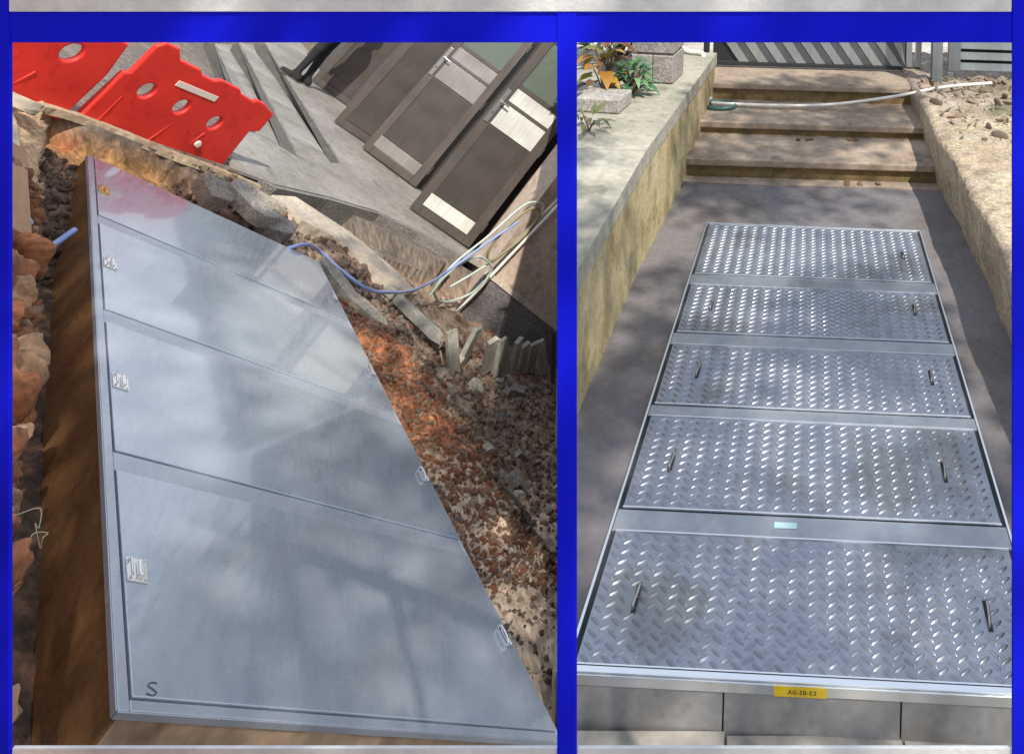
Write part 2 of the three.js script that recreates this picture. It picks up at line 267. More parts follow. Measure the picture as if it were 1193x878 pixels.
{
  const xs = [], zs = [];
  for (let x = -4.2; x < -0.45; x += 0.12) xs.push(x); for (let x = -0.45; x < 0.05; x += 0.02) xs.push(x); for (let x = 0.05; x < 1.58; x += 0.05) xs.push(x); for (let x = 1.58; x < 4.2; x += 0.024) xs.push(x); for (let x = 4.2; x < 6; x += 0.2) xs.push(x);
  for (let z = -16; z < -5.4; z += 0.22) zs.push(z); for (let z = -5.4; z < 0.0; z += 0.025) zs.push(z); zs.push(0.015, 0.025); for (let z = 0.1; z < 1.6; z += 0.06) zs.push(z);
  const nx = xs.length, nz = zs.length, pos = [], col = [], uv = [], idx = [];
  const orange = [0.62, 0.25, 0.115], deep = [0.30, 0.10, 0.045], pale = [0.70, 0.57, 0.43], brown = [0.34, 0.26, 0.20], ochre = [0.50, 0.29, 0.13], grey = [0.20, 0.18, 0.165], pitDark = [0.10, 0.07, 0.05];
  for (const z of zs) for (const x of xs) {
    const y = slopeHeight(x, z), n = noise2(x * 4, z * 4, 33, 4), f = noise2(x * 22, z * 22, 37, 3), k = noise2(x * 1.4 + 9, z * 1.4, 43, 3);
    let c;
    const back = -4.2 - 0.33 * Math.max(0, x);
    if (z < back) c = mix3(grey, [0.27, 0.24, 0.21], sstep(-.1, .3, n));
    else if (x < -0.16) { c = mix3(orange, [0.55, 0.30, 0.17], sstep(-.12, .18, n)); c = mix3(c, [0.66, 0.46, 0.30], sstep(.05, .3, f + n * .6)); if (z < -2.6) c = mix3(c, [0.58, 0.44, 0.28], sstep(-2.5, -2.9, z + n)); }
    else if (x < 1.6 && z > -3.66) c = mix3(pitDark, [0.22, 0.13, 0.08], sstep(-.1, .2, f));  // darker brown on the pit floor
    else if (z < -3.66 && x < 1.7) { c = mix3(ochre, [0.42, 0.17, 0.07], sstep(-.05, .2, n)); c = mix3(c, brown, sstep(0.5, 1.1, x + n)); }
    else {
      const dEdge = x - 1.6, wob = n * 0.5 + k * .5;
      c = brown;
      const o = sstep(0.78 + wob, 0.30 + wob, dEdge) * sstep(-3.5, -2.9, z) * sstep(-0.7, -1.35, z + k * .6);
      c = mix3(c, mix3(orange, deep, sstep(0, .2, f)), o);
      const pl = sstep(-2.1, -1.4, z + wob * .9 + .12 * dEdge); c = mix3(c, pale, pl * .9);
      c = mix3(c, [0.42, 0.13, 0.06], sstep(.12, .25, k + .25 * n) * .7);
      c = mix3(c, [0.40, 0.34, 0.28], sstep(.12, .3, f) * .6); c = mix3(c, [0.16, 0.10, 0.075], sstep(.16, .32, -f) * .6);
    }
    pos.push(x, y, z); col.push(...c.map((q) => Math.min(.9, q * 1.3))); uv.push(x + y, z + y * .7);
  }
  for (let j = 0; j < nz - 1; j++) for (let i = 0; i < nx - 1; i++) { const a = j * nx + i; idx.push(a, a + nx, a + 1, a + 1, a + nx, a + nx + 1); }
  // skirt down to the valley floor along the border
  const inv = SLOPE.clone().invert(), ring = []; for (let i = 0; i < nx; i++) ring.push(i); for (let j = 1; j < nz; j++) ring.push(j * nx + nx - 1); for (let i = nx - 2; i >= 0; i--) ring.push((nz - 1) * nx + i); for (let j = nz - 2; j > 0; j--) ring.push(j * nx);
  const s0 = pos.length / 3;
  for (const r of ring) { const w = new V3(pos[r * 3], pos[r * 3 + 1], pos[r * 3 + 2]).applyMatrix4(SLOPE); w.y = -4.6; w.applyMatrix4(inv); pos.push(w.x, w.y, w.z); col.push(...brown); uv.push(w.x, w.y); }
  ring.forEach((r, i) => { const k = (i + 1) % ring.length; idx.push(r, ring[k], s0 + i, ring[k], s0 + k, s0 + i); });
  const g = new THREE.BufferGeometry(); g.setAttribute('position', new THREE.Float32BufferAttribute(pos, 3)); g.setAttribute('color', new THREE.Float32BufferAttribute(col, 3)); g.setAttribute('uv', new THREE.Float32BufferAttribute(uv, 2)); g.setIndex(idx); g.computeVertexNormals();
  setting(SLOPE, 'hillside', cutAtBoundary(g), M.terrain);
}
{ // loose clods and crumbs of earth
  const r = rng(77), mk = (cols, n, pick, label, name, smin, smax) => {
    const geos = [0, 1, 2].map((k) => rock(k + 40, 1, 0.75, 1.1, 0.7, 1, false));
    const inst = new THREE.InstancedMesh(geos[0], std(C(1, 1, 1), 0.95, { map: T.soil, bumpMap: T.bumpy, bumpScale: 0.006 }), n), m = new THREE.Matrix4(), q = new THREE.Quaternion();
    for (let i = 0; i < n; i++) {
      const [x, z] = pick(r), s = lerp(smin, smax, Math.pow(r(), 3)), y = slopeHeight(x, z) + s * 0.25;
      q.setFromEuler(new THREE.Euler(r() * 6, r() * 6, r() * 6)); m.compose(new V3(x, y, z), q, new V3(s * (0.7 + r() * .6), s * (0.6 + r() * .5), s * (0.7 + r() * .6))); inst.setMatrixAt(i, m);
      const c = cols[Math.floor(r() * cols.length)], b = 0.75 + r() * 0.5; inst.setColorAt(i, C(c[0] * b, c[1] * b, c[2] * b));
    }
    inst.name = name; inst.castShadow = inst.receiveShadow = true; inst.userData = { kind: 'stuff', label, category: 'rubble' }; place(inst, SLOPE);
  };
  mk([[.78, .36, .19], [.72, .31, .16], [.76, .46, .29], [.78, .60, .44]], 7000, (r) => { const z = -3.4 + r() * 2.6; return [1.66 + Math.pow(r(), 1.3) * 0.75, z]; }, 'crumbled orange clay along the right side of the steel cover', 'clay_crumbs', 0.0025, 0.016);
  mk([[.50, .41, .33], [.40, .30, .24], [.58, .50, .42], [.56, .30, .20], [.66, .60, .52]], 8000, (r) => [2.25 + r() * 2.3, -4.4 + r() * 3.6], 'loose brown and grey rubble below the plastered wall', 'rubble_field', 0.003, 0.024);
  mk([[.70, .58, .45], [.62, .50, .38], [.50, .30, .20], [.34, .24, .18]], 2600, (r) => [1.68 + r() * 1.3, -1.5 + r() * 1.5], 'pale dry soil crumbs beside the near steel cover', 'soil_crumbs', 0.002, 0.014);
  mk([[.66, .32, .16], [.60, .26, .13], [.72, .50, .34], [.56, .27, .14]], 2600, (r) => [-0.26 - Math.pow(r(), 1.2) * 0.42, -2.9 + r() * 3.2], 'orange clay lumps on the bank left of the pit', 'clay_lumps', 0.003, 0.03);
  mk([[.32, .22, .17], [.42, .30, .24], [.24, .16, .12], [.54, .38, .32]], 320, (r) => [-0.2 + r() * 0.2, -3.9 + r() * 1.4], 'dark stony debris at the bottom of the pit', 'pit_debris', 0.006, 0.028);
  mk([[.40, .26, .16], [.30, .20, .14], [.48, .38, .28]], 420, (r) => [0.7 + r() * 1.5, -4.6 + r() * 0.9], 'brown debris behind the far edge of the cover', 'back_debris', 0.006, 0.03);
}

// terrace with its flight of broad steps
{
  const g = thing(SLOPE, 'entrance_terrace', 'grey concrete terrace with broad dark-edged steps in front of the brown doors', 'terrace');
  const edgeLine = [[1.02, -4.60], [1.44, -4.76], [2.06, -5.20], [2.78, -5.62], [3.3, -5.70], [3.83, -5.68], [4.4, -5.55]];
  part(g, 'landing', slab([...edgeLine, [4.4, -16], [3.1, -16], [2.957, -12.31], [2.715, -6.79], [2.03, -5.99], [1.63, -6.12], [1.32, -5.90]].map(([x, z]) => [x, 0.05, z]), 0.02), M.landing);
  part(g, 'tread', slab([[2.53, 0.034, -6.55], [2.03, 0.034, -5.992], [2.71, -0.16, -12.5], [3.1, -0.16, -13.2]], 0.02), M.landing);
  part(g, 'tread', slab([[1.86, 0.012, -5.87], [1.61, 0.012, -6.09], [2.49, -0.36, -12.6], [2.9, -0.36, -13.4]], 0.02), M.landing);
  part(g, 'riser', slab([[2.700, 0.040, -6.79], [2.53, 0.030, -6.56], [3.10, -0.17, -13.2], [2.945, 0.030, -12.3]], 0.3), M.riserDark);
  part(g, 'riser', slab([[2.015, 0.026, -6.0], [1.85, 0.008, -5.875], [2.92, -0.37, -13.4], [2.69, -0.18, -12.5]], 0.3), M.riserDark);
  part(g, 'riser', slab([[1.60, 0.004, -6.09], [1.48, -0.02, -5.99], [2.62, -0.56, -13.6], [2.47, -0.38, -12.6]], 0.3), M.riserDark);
  part(g, 'front_kerb', slab([[1.30, 0.040, -4.70], [1.46, 0.042, -4.72], [2.08, 0.042, -5.16], [2.79, 0.042, -5.58], [3.31, 0.042, -5.655], [3.90, 0.042, -5.63], [3.90, 0.042, -6.0], [2.7, 0.042, -5.9]], { y: -0.45 }), M.kerb);
}
// pit edging at the back
{
  const P = [[-0.62, -3.45], [-0.46, -3.80], [-0.33, -4.03], [-0.20, -4.16], [0.06, -4.29], [0.59, -4.43], [1.05, -4.60], [1.32, -4.66]];
  const pos = [], idx = [], cur = new THREE.CatmullRomCurve3(P.map(([x, z]) => new V3(x, 0, z)), false, 'centripetal'), N = 60, W = [[-0.03, -0.2], [-0.034, 0.008], [-0.022, 0.022], [0.028, 0.020], [0.04, -0.02]];
  for (let i = 0; i <= N; i++) { const p = cur.getPointAt(i / N), t = cur.getTangentAt(i / N), nx = t.z, nz = -t.x; for (const [w, y] of W) { const k = noise2(i * .7, w * 50, 3, 3) * .018; pos.push(p.x - nx * (w + k), y + k * .6, p.z - nz * (w + k)); } }
  for (let i = 0; i < N; i++) for (let k = 0; k < W.length - 1; k++) { const a = i * W.length + k, b = a + W.length; idx.push(a, b, a + 1, a + 1, b, b + 1); }
  const g = new THREE.BufferGeometry(); g.setAttribute('position', new THREE.Float32BufferAttribute(pos, 3)); g.setIndex(idx); g.computeVertexNormals();
  const q = boxUV(g); q.computeVertexNormals();
  single(SLOPE, 'pit_edging', q, M.lip, 'rounded beige mortar edging along the back of the pit below the red barriers', 'edging');
}

// level yard
{
  const seam = (d) => [-0.2863 * d + 0.052, -d];
  setting(YARD, 'yard_ground', slab([seam(0.7), seam(32), [26, -32], [26, 14], [-0.2, 14]].map(([x, z]) => [x, -0.125, z]), { y: -4.6 }), M.yard);
  setting(YARD, 'cement_apron', slab([[-0.735, -2.76], [-0.80, -3.04], [-0.66, -5.3], [1.06, -5.3], [1.06, -1.952], [-0.556, -1.952]].map(([x, z]) => [x, 0, z]), 0.2), M.apron);
}

// ================================================================ BLUE COLLAGE BORDER, MODELLED AS A FRAME OF FLAT BAR
{
  const z = -1.45, D = 0.008;
  const post = (x0, x1, y0, label) => single(WORLD, 'blue_border_bar', rbox(x1 - x0, 1.9 - y0, D, (x0 + x1) / 2, (1.9 + y0) / 2, z - D / 2, 0.0012), M.blue, label, 'post', 'blue collage border bars');
  post(-1.514, -1.4640, -1.6, 'bright blue collage border bar at the left side beside the clay bank');
  post(-0.4430, -0.4075, -1.2, 'bright blue collage border bar in the middle between the two work sites');
  post(0.4056, 0.463, -1.2, 'bright blue collage border bar at the right side beside the earth bank');
  single(WORLD, 'blue_border_top', rbox(1.878, 0.0575, D, -0.5290, 1.7237, z - D / 2 - 0.003, 0.0012), M.blue, 'long bright blue collage border bar running across the top', 'beam');
  single(WORLD, 'collage_strip', rbox(1.864, 0.056, 0.03, -0.5292, 1.7812, z - 0.012, 0.002), M.paleBorder, 'pale mottled strip of the collage above the blue border bar', 'capping');  // strip beyond the collage border, modelled as a pale bar
  for (const [x0, x1, lab] of [[-1.4640, -0.4430, 'pale collage border strip below the clay pit between left and middle bars'], [-0.4075, 0.4056, 'pale collage border strip below the tread plate hatch between middle and right bars']])
    single(WORLD, 'border_strip', rbox(x1 - x0 - 0.002, 0.03, 0.006, (x1 + x0) / 2, 0.362, z - 0.008, 0.001), M.paleBorder, lab, 'sill', 'pale collage border strips');  // lower edge of the collage, modelled as pale bars
}

// ================================================================ SLOPE SITE: THE STEEL COVER
{
  const W = 1.6, Lz = 3.667, y0 = 0, th = 0.02;
  const g = thing(SLOPE, 'steel_cover', 'large grey steel box cover with four smooth lids standing in the clay pit', 'cover');
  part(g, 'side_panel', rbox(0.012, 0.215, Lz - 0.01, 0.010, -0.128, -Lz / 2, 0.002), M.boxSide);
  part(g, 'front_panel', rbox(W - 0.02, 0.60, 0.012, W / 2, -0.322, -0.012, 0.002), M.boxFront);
  part(g, 'back_panel', rbox(W - 0.02, 0.30, 0.012, W / 2, -0.172, -Lz + 0.012, 0.002), M.lidFrame);
  part(g, 'side_panel', rbox(0.012, 0.30, Lz - 0.03, W - 0.012, -0.172, -Lz / 2, 0.002), M.lidFrame);
  part(g, 'inner_tray', bx(W - 0.06, 0.01, Lz - 0.06, W / 2, -0.034, -Lz / 2), M.gap);
  // frame of flat bars: rim and three cross bars
  const bar = (x0, x1, z0, z1, t = th) => part(g, 'frame_bar', rbox(x1 - x0, t, z1 - z0, (x0 + x1) / 2, y0 - t / 2, (z0 + z1) / 2, 0.003), M.lidFrame);
  bar(0, 0.030, -Lz, 0); bar(W - 0.014, W, -Lz, 0); bar(0.0305, W - 0.0145, -0.033, -0.0005); bar(0.0305, W - 0.0145, -Lz + 0.0005, -Lz + 0.016);
  for (const [a, b] of [[-0.979, -0.887], [-1.911, -1.812], [-2.859, -2.762]]) bar(0.0305, W - 0.0145, a, b);
  part(g, 'rim_flange', rbox(0.004, 0.016, Lz, -0.003, -0.0085, -Lz / 2, 0.001), M.lidFrame);
  part(g, 'rim_flange', rbox(W + 0.002, 0.016, 0.004, W / 2, -0.0085, 0.0025, 0.001), M.lidFrame);
  const spans = [[-0.883, -0.037, 'smooth grey lid nearest the viewer with a handwritten letter'], [-1.809, -0.983], [-2.759, -1.914], [-3.648, -2.862, 'farthest lid mirroring the doors']];
  spans.forEach(([a, b, lab], i) => {
    const lid = part(g, 'lid', rbox(W - 0.051, 0.016, b - a, 0.0345 + (W - 0.051) / 2, 0.001 - 0.008 + 0.003, (a + b) / 2, 0.003, 2), M.lid);
    if (lab) lid.userData.label = lab;
    const zc = [-0.452, -1.392, -2.346, -3.204][i];
    // sprung lifting handle near the left edge: plate, two ears, bail and screws
    const hx = 0.070, m = i === 3 ? M.brass : M.chrome;
    const scr = []; for (const dx of [-0.022, 0.022]) for (const dz of [-0.036, 0.036]) scr.push(cyl(0.0045, 0.005, 0.004, hx + dx, 0.0095, zc + dz, 8));
    part(lid, 'handle', join([rbox(0.060, 0.004, 0.088, hx, 0.0062, zc, 0.001), rbox(0.016, 0.012, 0.060, hx + 0.006, 0.0125, zc, 0.004, 2), ...scr, tube([[hx - 0.018, 0.012, zc - 0.03], [hx - 0.024, 0.018, zc - 0.03], [hx - 0.024, 0.018, zc + 0.03], [hx - 0.018, 0.012, zc + 0.03]], 0.0032, 20, 6)]), m);
    const rz = [-0.435, -1.391, -2.282, -3.124][i], rx = 1.560;
    part(lid, 'hinge', join([rbox(0.018, 0.004, 0.09, rx - 0.012, 0.0062, rz, 0.001), tube([[rx - 0.02, 0.006, rz - 0.043], [rx - 0.02, 0.018, rz - 0.04], [rx - 0.02, 0.018, rz + 0.04], [rx - 0.02, 0.006, rz + 0.043]], 0.004, 16, 6), cyl(0.0055, 0.0055, 0.086).rotateX(Math.PI / 2).translate(rx + 0.004, 0.010, rz)]), M.chrome);
    if (i === 0) part(lid, 'pen_mark', tube([[0.100, 0.0045, -0.079], [0.086, 0.0045, -0.080], [0.076, 0.0045, -0.070], [0.088, 0.0045, -0.060], [0.096, 0.0045, -0.050], [0.084, 0.0045, -0.042], [0.070, 0.0045, -0.047]], 0.0018, 30, 5), M.ink);
  });
}

// ================================================================ RED BARRIERS
function barrier(pos, turn, len, holes, label, strip, lug) {
  const g = thing(SLOPE, 'plastic_barrier', label, 'barrier', pos, turn, 'red plastic water barriers');
  const h = 0.53, s = new THREE.Shape();
  s.moveTo(0, -0.02); s.lineTo(len + 0.06 * lug, -0.02); s.lineTo(len + 0.02 * lug, 0.30); if (lug) { s.lineTo(len + 0.10, 0.33); s.lineTo(len + 0.09, 0.46); } s.lineTo(len - 0.05, 0.50);
  s.lineTo(len - 0.12, 0.505); s.lineTo(len - 0.15, 0.485); s.lineTo(len - 0.30, 0.50); s.lineTo(len - 0.34, 0.525); s.lineTo(len * .5 + .05, 0.53); s.lineTo(len * .5, 0.505); s.lineTo(len * .5 - .12, 0.51); s.lineTo(len * .5 - .16, 0.535);
  s.lineTo(0.22, 0.54); s.lineTo(0.15, 0.60); s.lineTo(0.05, 0.60); s.lineTo(0.02, 0.56); s.lineTo(0.03, 0.36); s.lineTo(-0.01, 0.34); s.lineTo(0, -0.02);
  for (const [x, y, r] of holes) { const p = new THREE.Path(); p.absellipse(x, y, r, r * 0.95, 0, Math.PI * 2, true); s.holes.push(p); }
  const geo = boxUV(new THREE.ExtrudeGeometry(s, { depth: 0.018, bevelEnabled: true, bevelThickness: 0.014, bevelSize: 0.014, bevelSegments: 4, curveSegments: 24, steps: 1 }));
  const p = geo.attributes.position; for (let i = 0; i < p.count; i++) { const t = sstep(0.5, 0, p.getY(i)); p.setZ(i, 0.0225 + (p.getZ(i) - 0.0225) * (1 + t * 0.8)); }
  geo.translate(0, 0, 0.012);
  part(g, 'body', geo, M.red);
  for (const [a, b, y0, y1] of [[0.10, 0.10, 0.02, 0.22], [len * .45, len * .45 + .05, 0.02, 0.17], [len * .62, len * .72, 0.16, 0.04], [len * .74, len * .70, 0.18, 0.05]]) part(g, 'moulded_rib', tube([[a, y0, 0.047], [b, y1, 0.041]], 0.010, 4, 8), M.red);
  if (strip) { const m = part(g, 'reflective_strip', rbox(0.36, 0.04, 0.006, 0.52, 0.415, 0.047, 0.002), M.reflect); m.userData.label = 'worn white reflective strip'; part(g, 'drain_plug', cyl(0.02, 0.024, 0.018, 0, 0, 0, 16).rotateX(Math.PI / 2).translate(0.86, 0.10, 0.062), M.reflect); }
  return g;
}
{
  const turn = Math.atan2(0.70, 1.40), d = [Math.cos(turn), -Math.sin(turn)], at = (s) => [-0.41 + d[0] * s + 0.06, -0.02, -3.86 + d[1] * s - 0.30];
  barrier(at(0.33), turn, 1.14, [[0.21, 0.30, 0.068], [0.52, 0.285, 0.068], [0.85, 0.265, 0.066]], 'red plastic barrier with three round holes and a worn white strip', true, 1);
  barrier(at(-1.14), turn, 1.36, [[0.30, 0.34, 0.07], [0.62, 0.34, 0.07], [1.08, 0.345, 0.074]], 'red plastic barrier at the left behind the mortar edging', false, 0);
}

// ================================================================ DOORS AND BUILDING
const DB = [3.48, 0.052, -6.41];
function doorLeaf(p0, p1, o) {
  const w = Math.hypot(p1[0] - p0[0], p1[1] - p0[1]), turn = Math.atan2(-(p1[1] - p0[1]), p1[0] - p0[0]), pos = [p0[0], 0.056, p0[1]], H = 2.35;
  const g = thing(SLOPE, 'door_leaf', o.label, 'door', pos, turn, 'brown door leaves standing open');
  const back = new THREE.Matrix4().makeRotationY(turn).setPosition(...pos), inv = back.clone().invert();
  const fit = (geo) => { if (!o.cut) return geo; const q = geo.clone().applyMatrix4(back); const c = cutAtBoundary(q); return c.applyMatrix4(inv); };
  const add = (par, n, geo, m) => part(par, n, fit(geo), m);
  add(g, 'stile', rbox(0.11, H, 0.045, 0.055, H / 2 + 0.01, 0, 0.004), M.door);
  add(g, 'stile', rbox(0.11, H, 0.045, w - 0.055, H / 2 + 0.01, 0, 0.004), M.door);
  add(g, 'rail', rbox(w - 0.222, 0.09, 0.044, w / 2, 0.056, 0, 0.004), M.door);
  add(g, 'rail', rbox(w - 0.222, 0.10, 0.044, w / 2, H - 0.04, 0, 0.004), M.door);
  add(g, 'lower_panel', rbox(w - 0.215, 1.03, 0.026, w / 2, 0.618, 0, 0.003), M.doorPanel);
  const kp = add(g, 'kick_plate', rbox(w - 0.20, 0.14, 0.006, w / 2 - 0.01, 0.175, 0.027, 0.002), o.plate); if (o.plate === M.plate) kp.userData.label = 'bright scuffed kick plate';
  if (o.panels) {
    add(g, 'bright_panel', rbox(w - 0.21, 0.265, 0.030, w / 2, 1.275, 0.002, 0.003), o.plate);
    add(g, 'middle_rail', rbox(w - 0.222, 0.035, 0.044, w / 2, 1.427, 0, 0.003), M.door);
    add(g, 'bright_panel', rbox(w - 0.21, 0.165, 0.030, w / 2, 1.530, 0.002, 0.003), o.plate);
  } else add(g, 'upper_panel', rbox(w - 0.215, 0.48, 0.026, w / 2, 1.375, 0, 0.003), M.doorPanel);
  add(g, 'middle_rail', rbox(w - 0.222, 0.05, 0.044, w / 2, 1.640, 0, 0.003), M.door);
  add(g, 'glass_pane', rbox(w - 0.22, H - 1.76, 0.012, w / 2, (H - 0.09 + 1.665) / 2, 0, 0.002), M.glass);
  if (o.handle) {
    const pl = add(g, 'handle_plate', rbox(0.055, 0.42, 0.012, 0.050, 1.34, 0.029, 0.005, 3), M.handle);
    add(pl, 'lever', join([cyl(0.012, 0.012, 0.05).rotateX(Math.PI / 2).translate(0.050, 1.40, 0.055), tube([[0.05, 1.40, 0.078], [0.09, 1.40, 0.080], [0.16, 1.395, 0.078]], 0.010, 12, 8)]), M.chrome);
    add(pl, 'keyhole', cyl(0.010, 0.010, 0.006, 0, 0, 0, 12).rotateX(Math.PI / 2).translate(0.050, 1.25, 0.037), M.gap);
  }
  for (const y of [0.25, 1.2, 2.1]) { const hq = cyl(0.011, 0.011, 0.11, w + 0.008, y, 0.0, 10), c = fit(hq); if (c.attributes.position.count) part(g, 'hinge', c, M.handle); }
  return g;
}
doorLeaf([3.48, -6.41], [4.18, -6.05], { label: 'nearest brown door leaf with metal panels coloured bright like mirrored sky and oval handle plate', plate: M.plate, panels: true, handle: true, cut: true });
doorLeaf([3.46, -8.22], [4.10, -7.66], { label: 'middle brown door leaf with dull metal panels and long handle', plate: M.plateDull, panels: true, handle: true });
doorLeaf([3.23, -8.89], [3.86, -8.60], { label: 'plain brown door leaf without plates behind the middle door', plate: M.doorPanel, panels: false, handle: false });
doorLeaf([3.50, -11.2], [4.15, -10.85], { label: 'dark far door leaf beside the standing person', plate: M.doorPanel, panels: false, handle: false });
{
  const g = thing(SLOPE, 'entrance_facade', 'dark brown timber entrance front that the open doors hang on', 'facade');
  part(g, 'wall', cutAtBoundary(bx(0.25, 3.0, 8.0, 4.345, 1.45, -10.2)), M.facade);
  for (const z of [-6.16, -7.55, -8.48, -9.6, -10.75, -12.2]) part(g, 'door_post', cutAtBoundary(rbox(0.07, 2.6, 0.09, 4.20, 1.345, z, 0.004)), M.door);
  part(g, 'lintel', cutAtBoundary(rbox(0.10, 0.16, 7.9, 4.20, 2.76, -10.2, 0.005)), M.door);
}
{ // plastered corner with dark plinth
  const g = thing(SLOPE, 'plastered_wall', 'pinkish beige plastered wall corner with dark grey plinth', 'wall');
  const a = new V3(3.80, 0, -5.07), d = new V3(1.14, 0, 0.43).normalize(), n = new V3(-d.z, 0, d.x);
  const face = (poly, depth, off) => { // polygon in (along, height) extruded behind the face
    const s = new THREE.Shape(poly.map(([u, h]) => new THREE.Vector2(u, h))), e = new THREE.ExtrudeGeometry(s, { depth, bevelEnabled: true, bevelSize: .004, bevelThickness: .004, bevelSegments: 1 });
    const m = new THREE.Matrix4().makeBasis(d, new V3(0, 1, 0), n).setPosition(a.x + n.x * (off - depth), 0, a.z + n.z * (off - depth)); return boxUV(cutAtBoundary(e.applyMatrix4(m)));
  };
  part(g, 'plaster', face([[0.055, 0.16], [2.4, -0.02], [2.4, 3.0], [0.52, 3.0]], 0.05, 0), M.plaster);
  part(g, 'plinth', face([[0.0, -0.7], [2.4, -0.7], [2.4, -0.065], [0.052, 0.115]], 0.07, 0.015), M.plinth);
  part(g, 'coping_strip', face([[0.04, 0.118], [2.4, -0.062], [2.4, -0.022], [0.06, 0.158]], 0.09, 0.03), M.coping);
  part(g, 'return_wall', cutAtBoundary(slab([[4.10, 2.9, -5.42], [4.35, 2.9, -5.42], [4.35, 2.9, -5.95], [4.215, 2.9, -5.95]], { y: -0.5 })), M.plaster);
  const p = cutAtBoundary(tube([[3.815, -0.28, -5.02], [3.89, 0.3, -4.985], [3.995, 1.02, -4.95], [4.25, 2.9, -4.88]], 0.016, 30, 8));
  single(SLOPE, 'corner_conduit', p, M.pipeWhite, 'thin white pipe running up the corner of the beige wall', 'pipe');
}
// ================================================================ HOSES, CABLES
single(SLOPE, 'blue_hose', cutAtBoundary(tube([[1.25, -0.14, -3.72], [1.34, -0.01, -3.66], [1.47, 0.04, -3.74], [1.72, -0.02, -3.95], [1.87, -0.04, -3.86], [2.05, -0.04, -3.72], [2.40, -0.06, -3.95], [2.95, -0.04, -4.45], [3.29, 0.17, -4.73], [3.49, 0.42, -4.84], [3.69, 0.67, -4.93]], 0.012, 140, 8)), M.hoseBlue, 'pale blue water hose arching from the cover to the wall corner', 'hose');
single(SLOPE, 'coiled_hose', cutAtBoundary(tube([[3.23, -0.16, -4.71], [3.27, 0.04, -4.75], [3.49, 0.26, -4.84], [3.77, 0.20, -4.91], [3.75, -0.02, -4.91], [3.49, -0.19, -4.84], [3.27, -0.12, -4.76], [3.25, 0.09, -4.75], [3.43, 0.44, -4.83], [3.67, 0.86, -4.95], [3.89, 0.90, -5.01], [3.95, 0.70, -5.03], [3.85, 0.42, -4.99], [3.63, 0.16, -4.89], [3.42, -0.06, -4.81]], 0.0105, 220, 8)), M.hoseGreen, 'pale green hose hanging in loose loops by the wall corner', 'hose');
single(SLOPE, 'coiled_hose', cutAtBoundary(tube([[3.57, 0.34, -4.87], [3.63, 0.64, -4.92], [3.77, 0.84, -4.97], [3.89, 0.84, -5.00], [3.92, 0.66, -5.00], [3.82, 0.40, -4.97], [3.67, 0.26, -4.90]], 0.013, 120, 8, true)), M.hoseOlive, 'olive hose ring inside the pale green hose loops', 'hose');
{
  const onGround = (pts, up = 0.012) => pts.map(([x, z]) => [x, slopeHeight(x, z) + up, z]);
  single(SLOPE, 'black_cable', tube(onGround([[2.62, -3.0], [2.66, -2.6], [2.60, -2.2], [2.53, -1.85], [2.47, -1.6]], 0.02), 0.009, 60, 6), M.cable, 'thin dark cable lying along the edge of the orange clay', 'cable');
  single(SLOPE, 'black_cable', tube(onGround([[2.44, -1.95], [2.34, -1.75], [2.30, -1.5], [2.36, -1.3], [2.44, -1.15], [2.52, -1.0]], 0.02), 0.008, 60, 6), M.cable, 'thin dark cable curling over the pale soil by the seam', 'cable');
  single(SLOPE, 'blue_rope', tube([[-0.62, 0.03, -2.55], [-0.42, 0.03, -2.42], [-0.31, 0.02, -2.40], [-0.24, -0.06, -2.42], [-0.18, -0.13, -2.50], [-0.10, -0.12, -2.62], [-0.04, -0.05, -2.72]], 0.016, 60, 7), M.hoseBlue, 'short pale blue pipe hanging into the pit at the left', 'pipe');
  single(SLOPE, 'wire_tangle', tube([[-0.28, 0.02, -0.55], [-0.22, 0.03, -0.58], [-0.205, 0.01, -0.54], [-0.24, 0.04, -0.50], [-0.19, 0.0, -0.48], [-0.22, 0.04, -0.45], [-0.19, 0.02, -0.51], [-0.24, 0.03, -0.47], [-0.21, -0.02, -0.44]], 0.0014, 120, 5), M.foam, 'tangle of thin pale wire on the edge of the clay bank', 'wire');
}
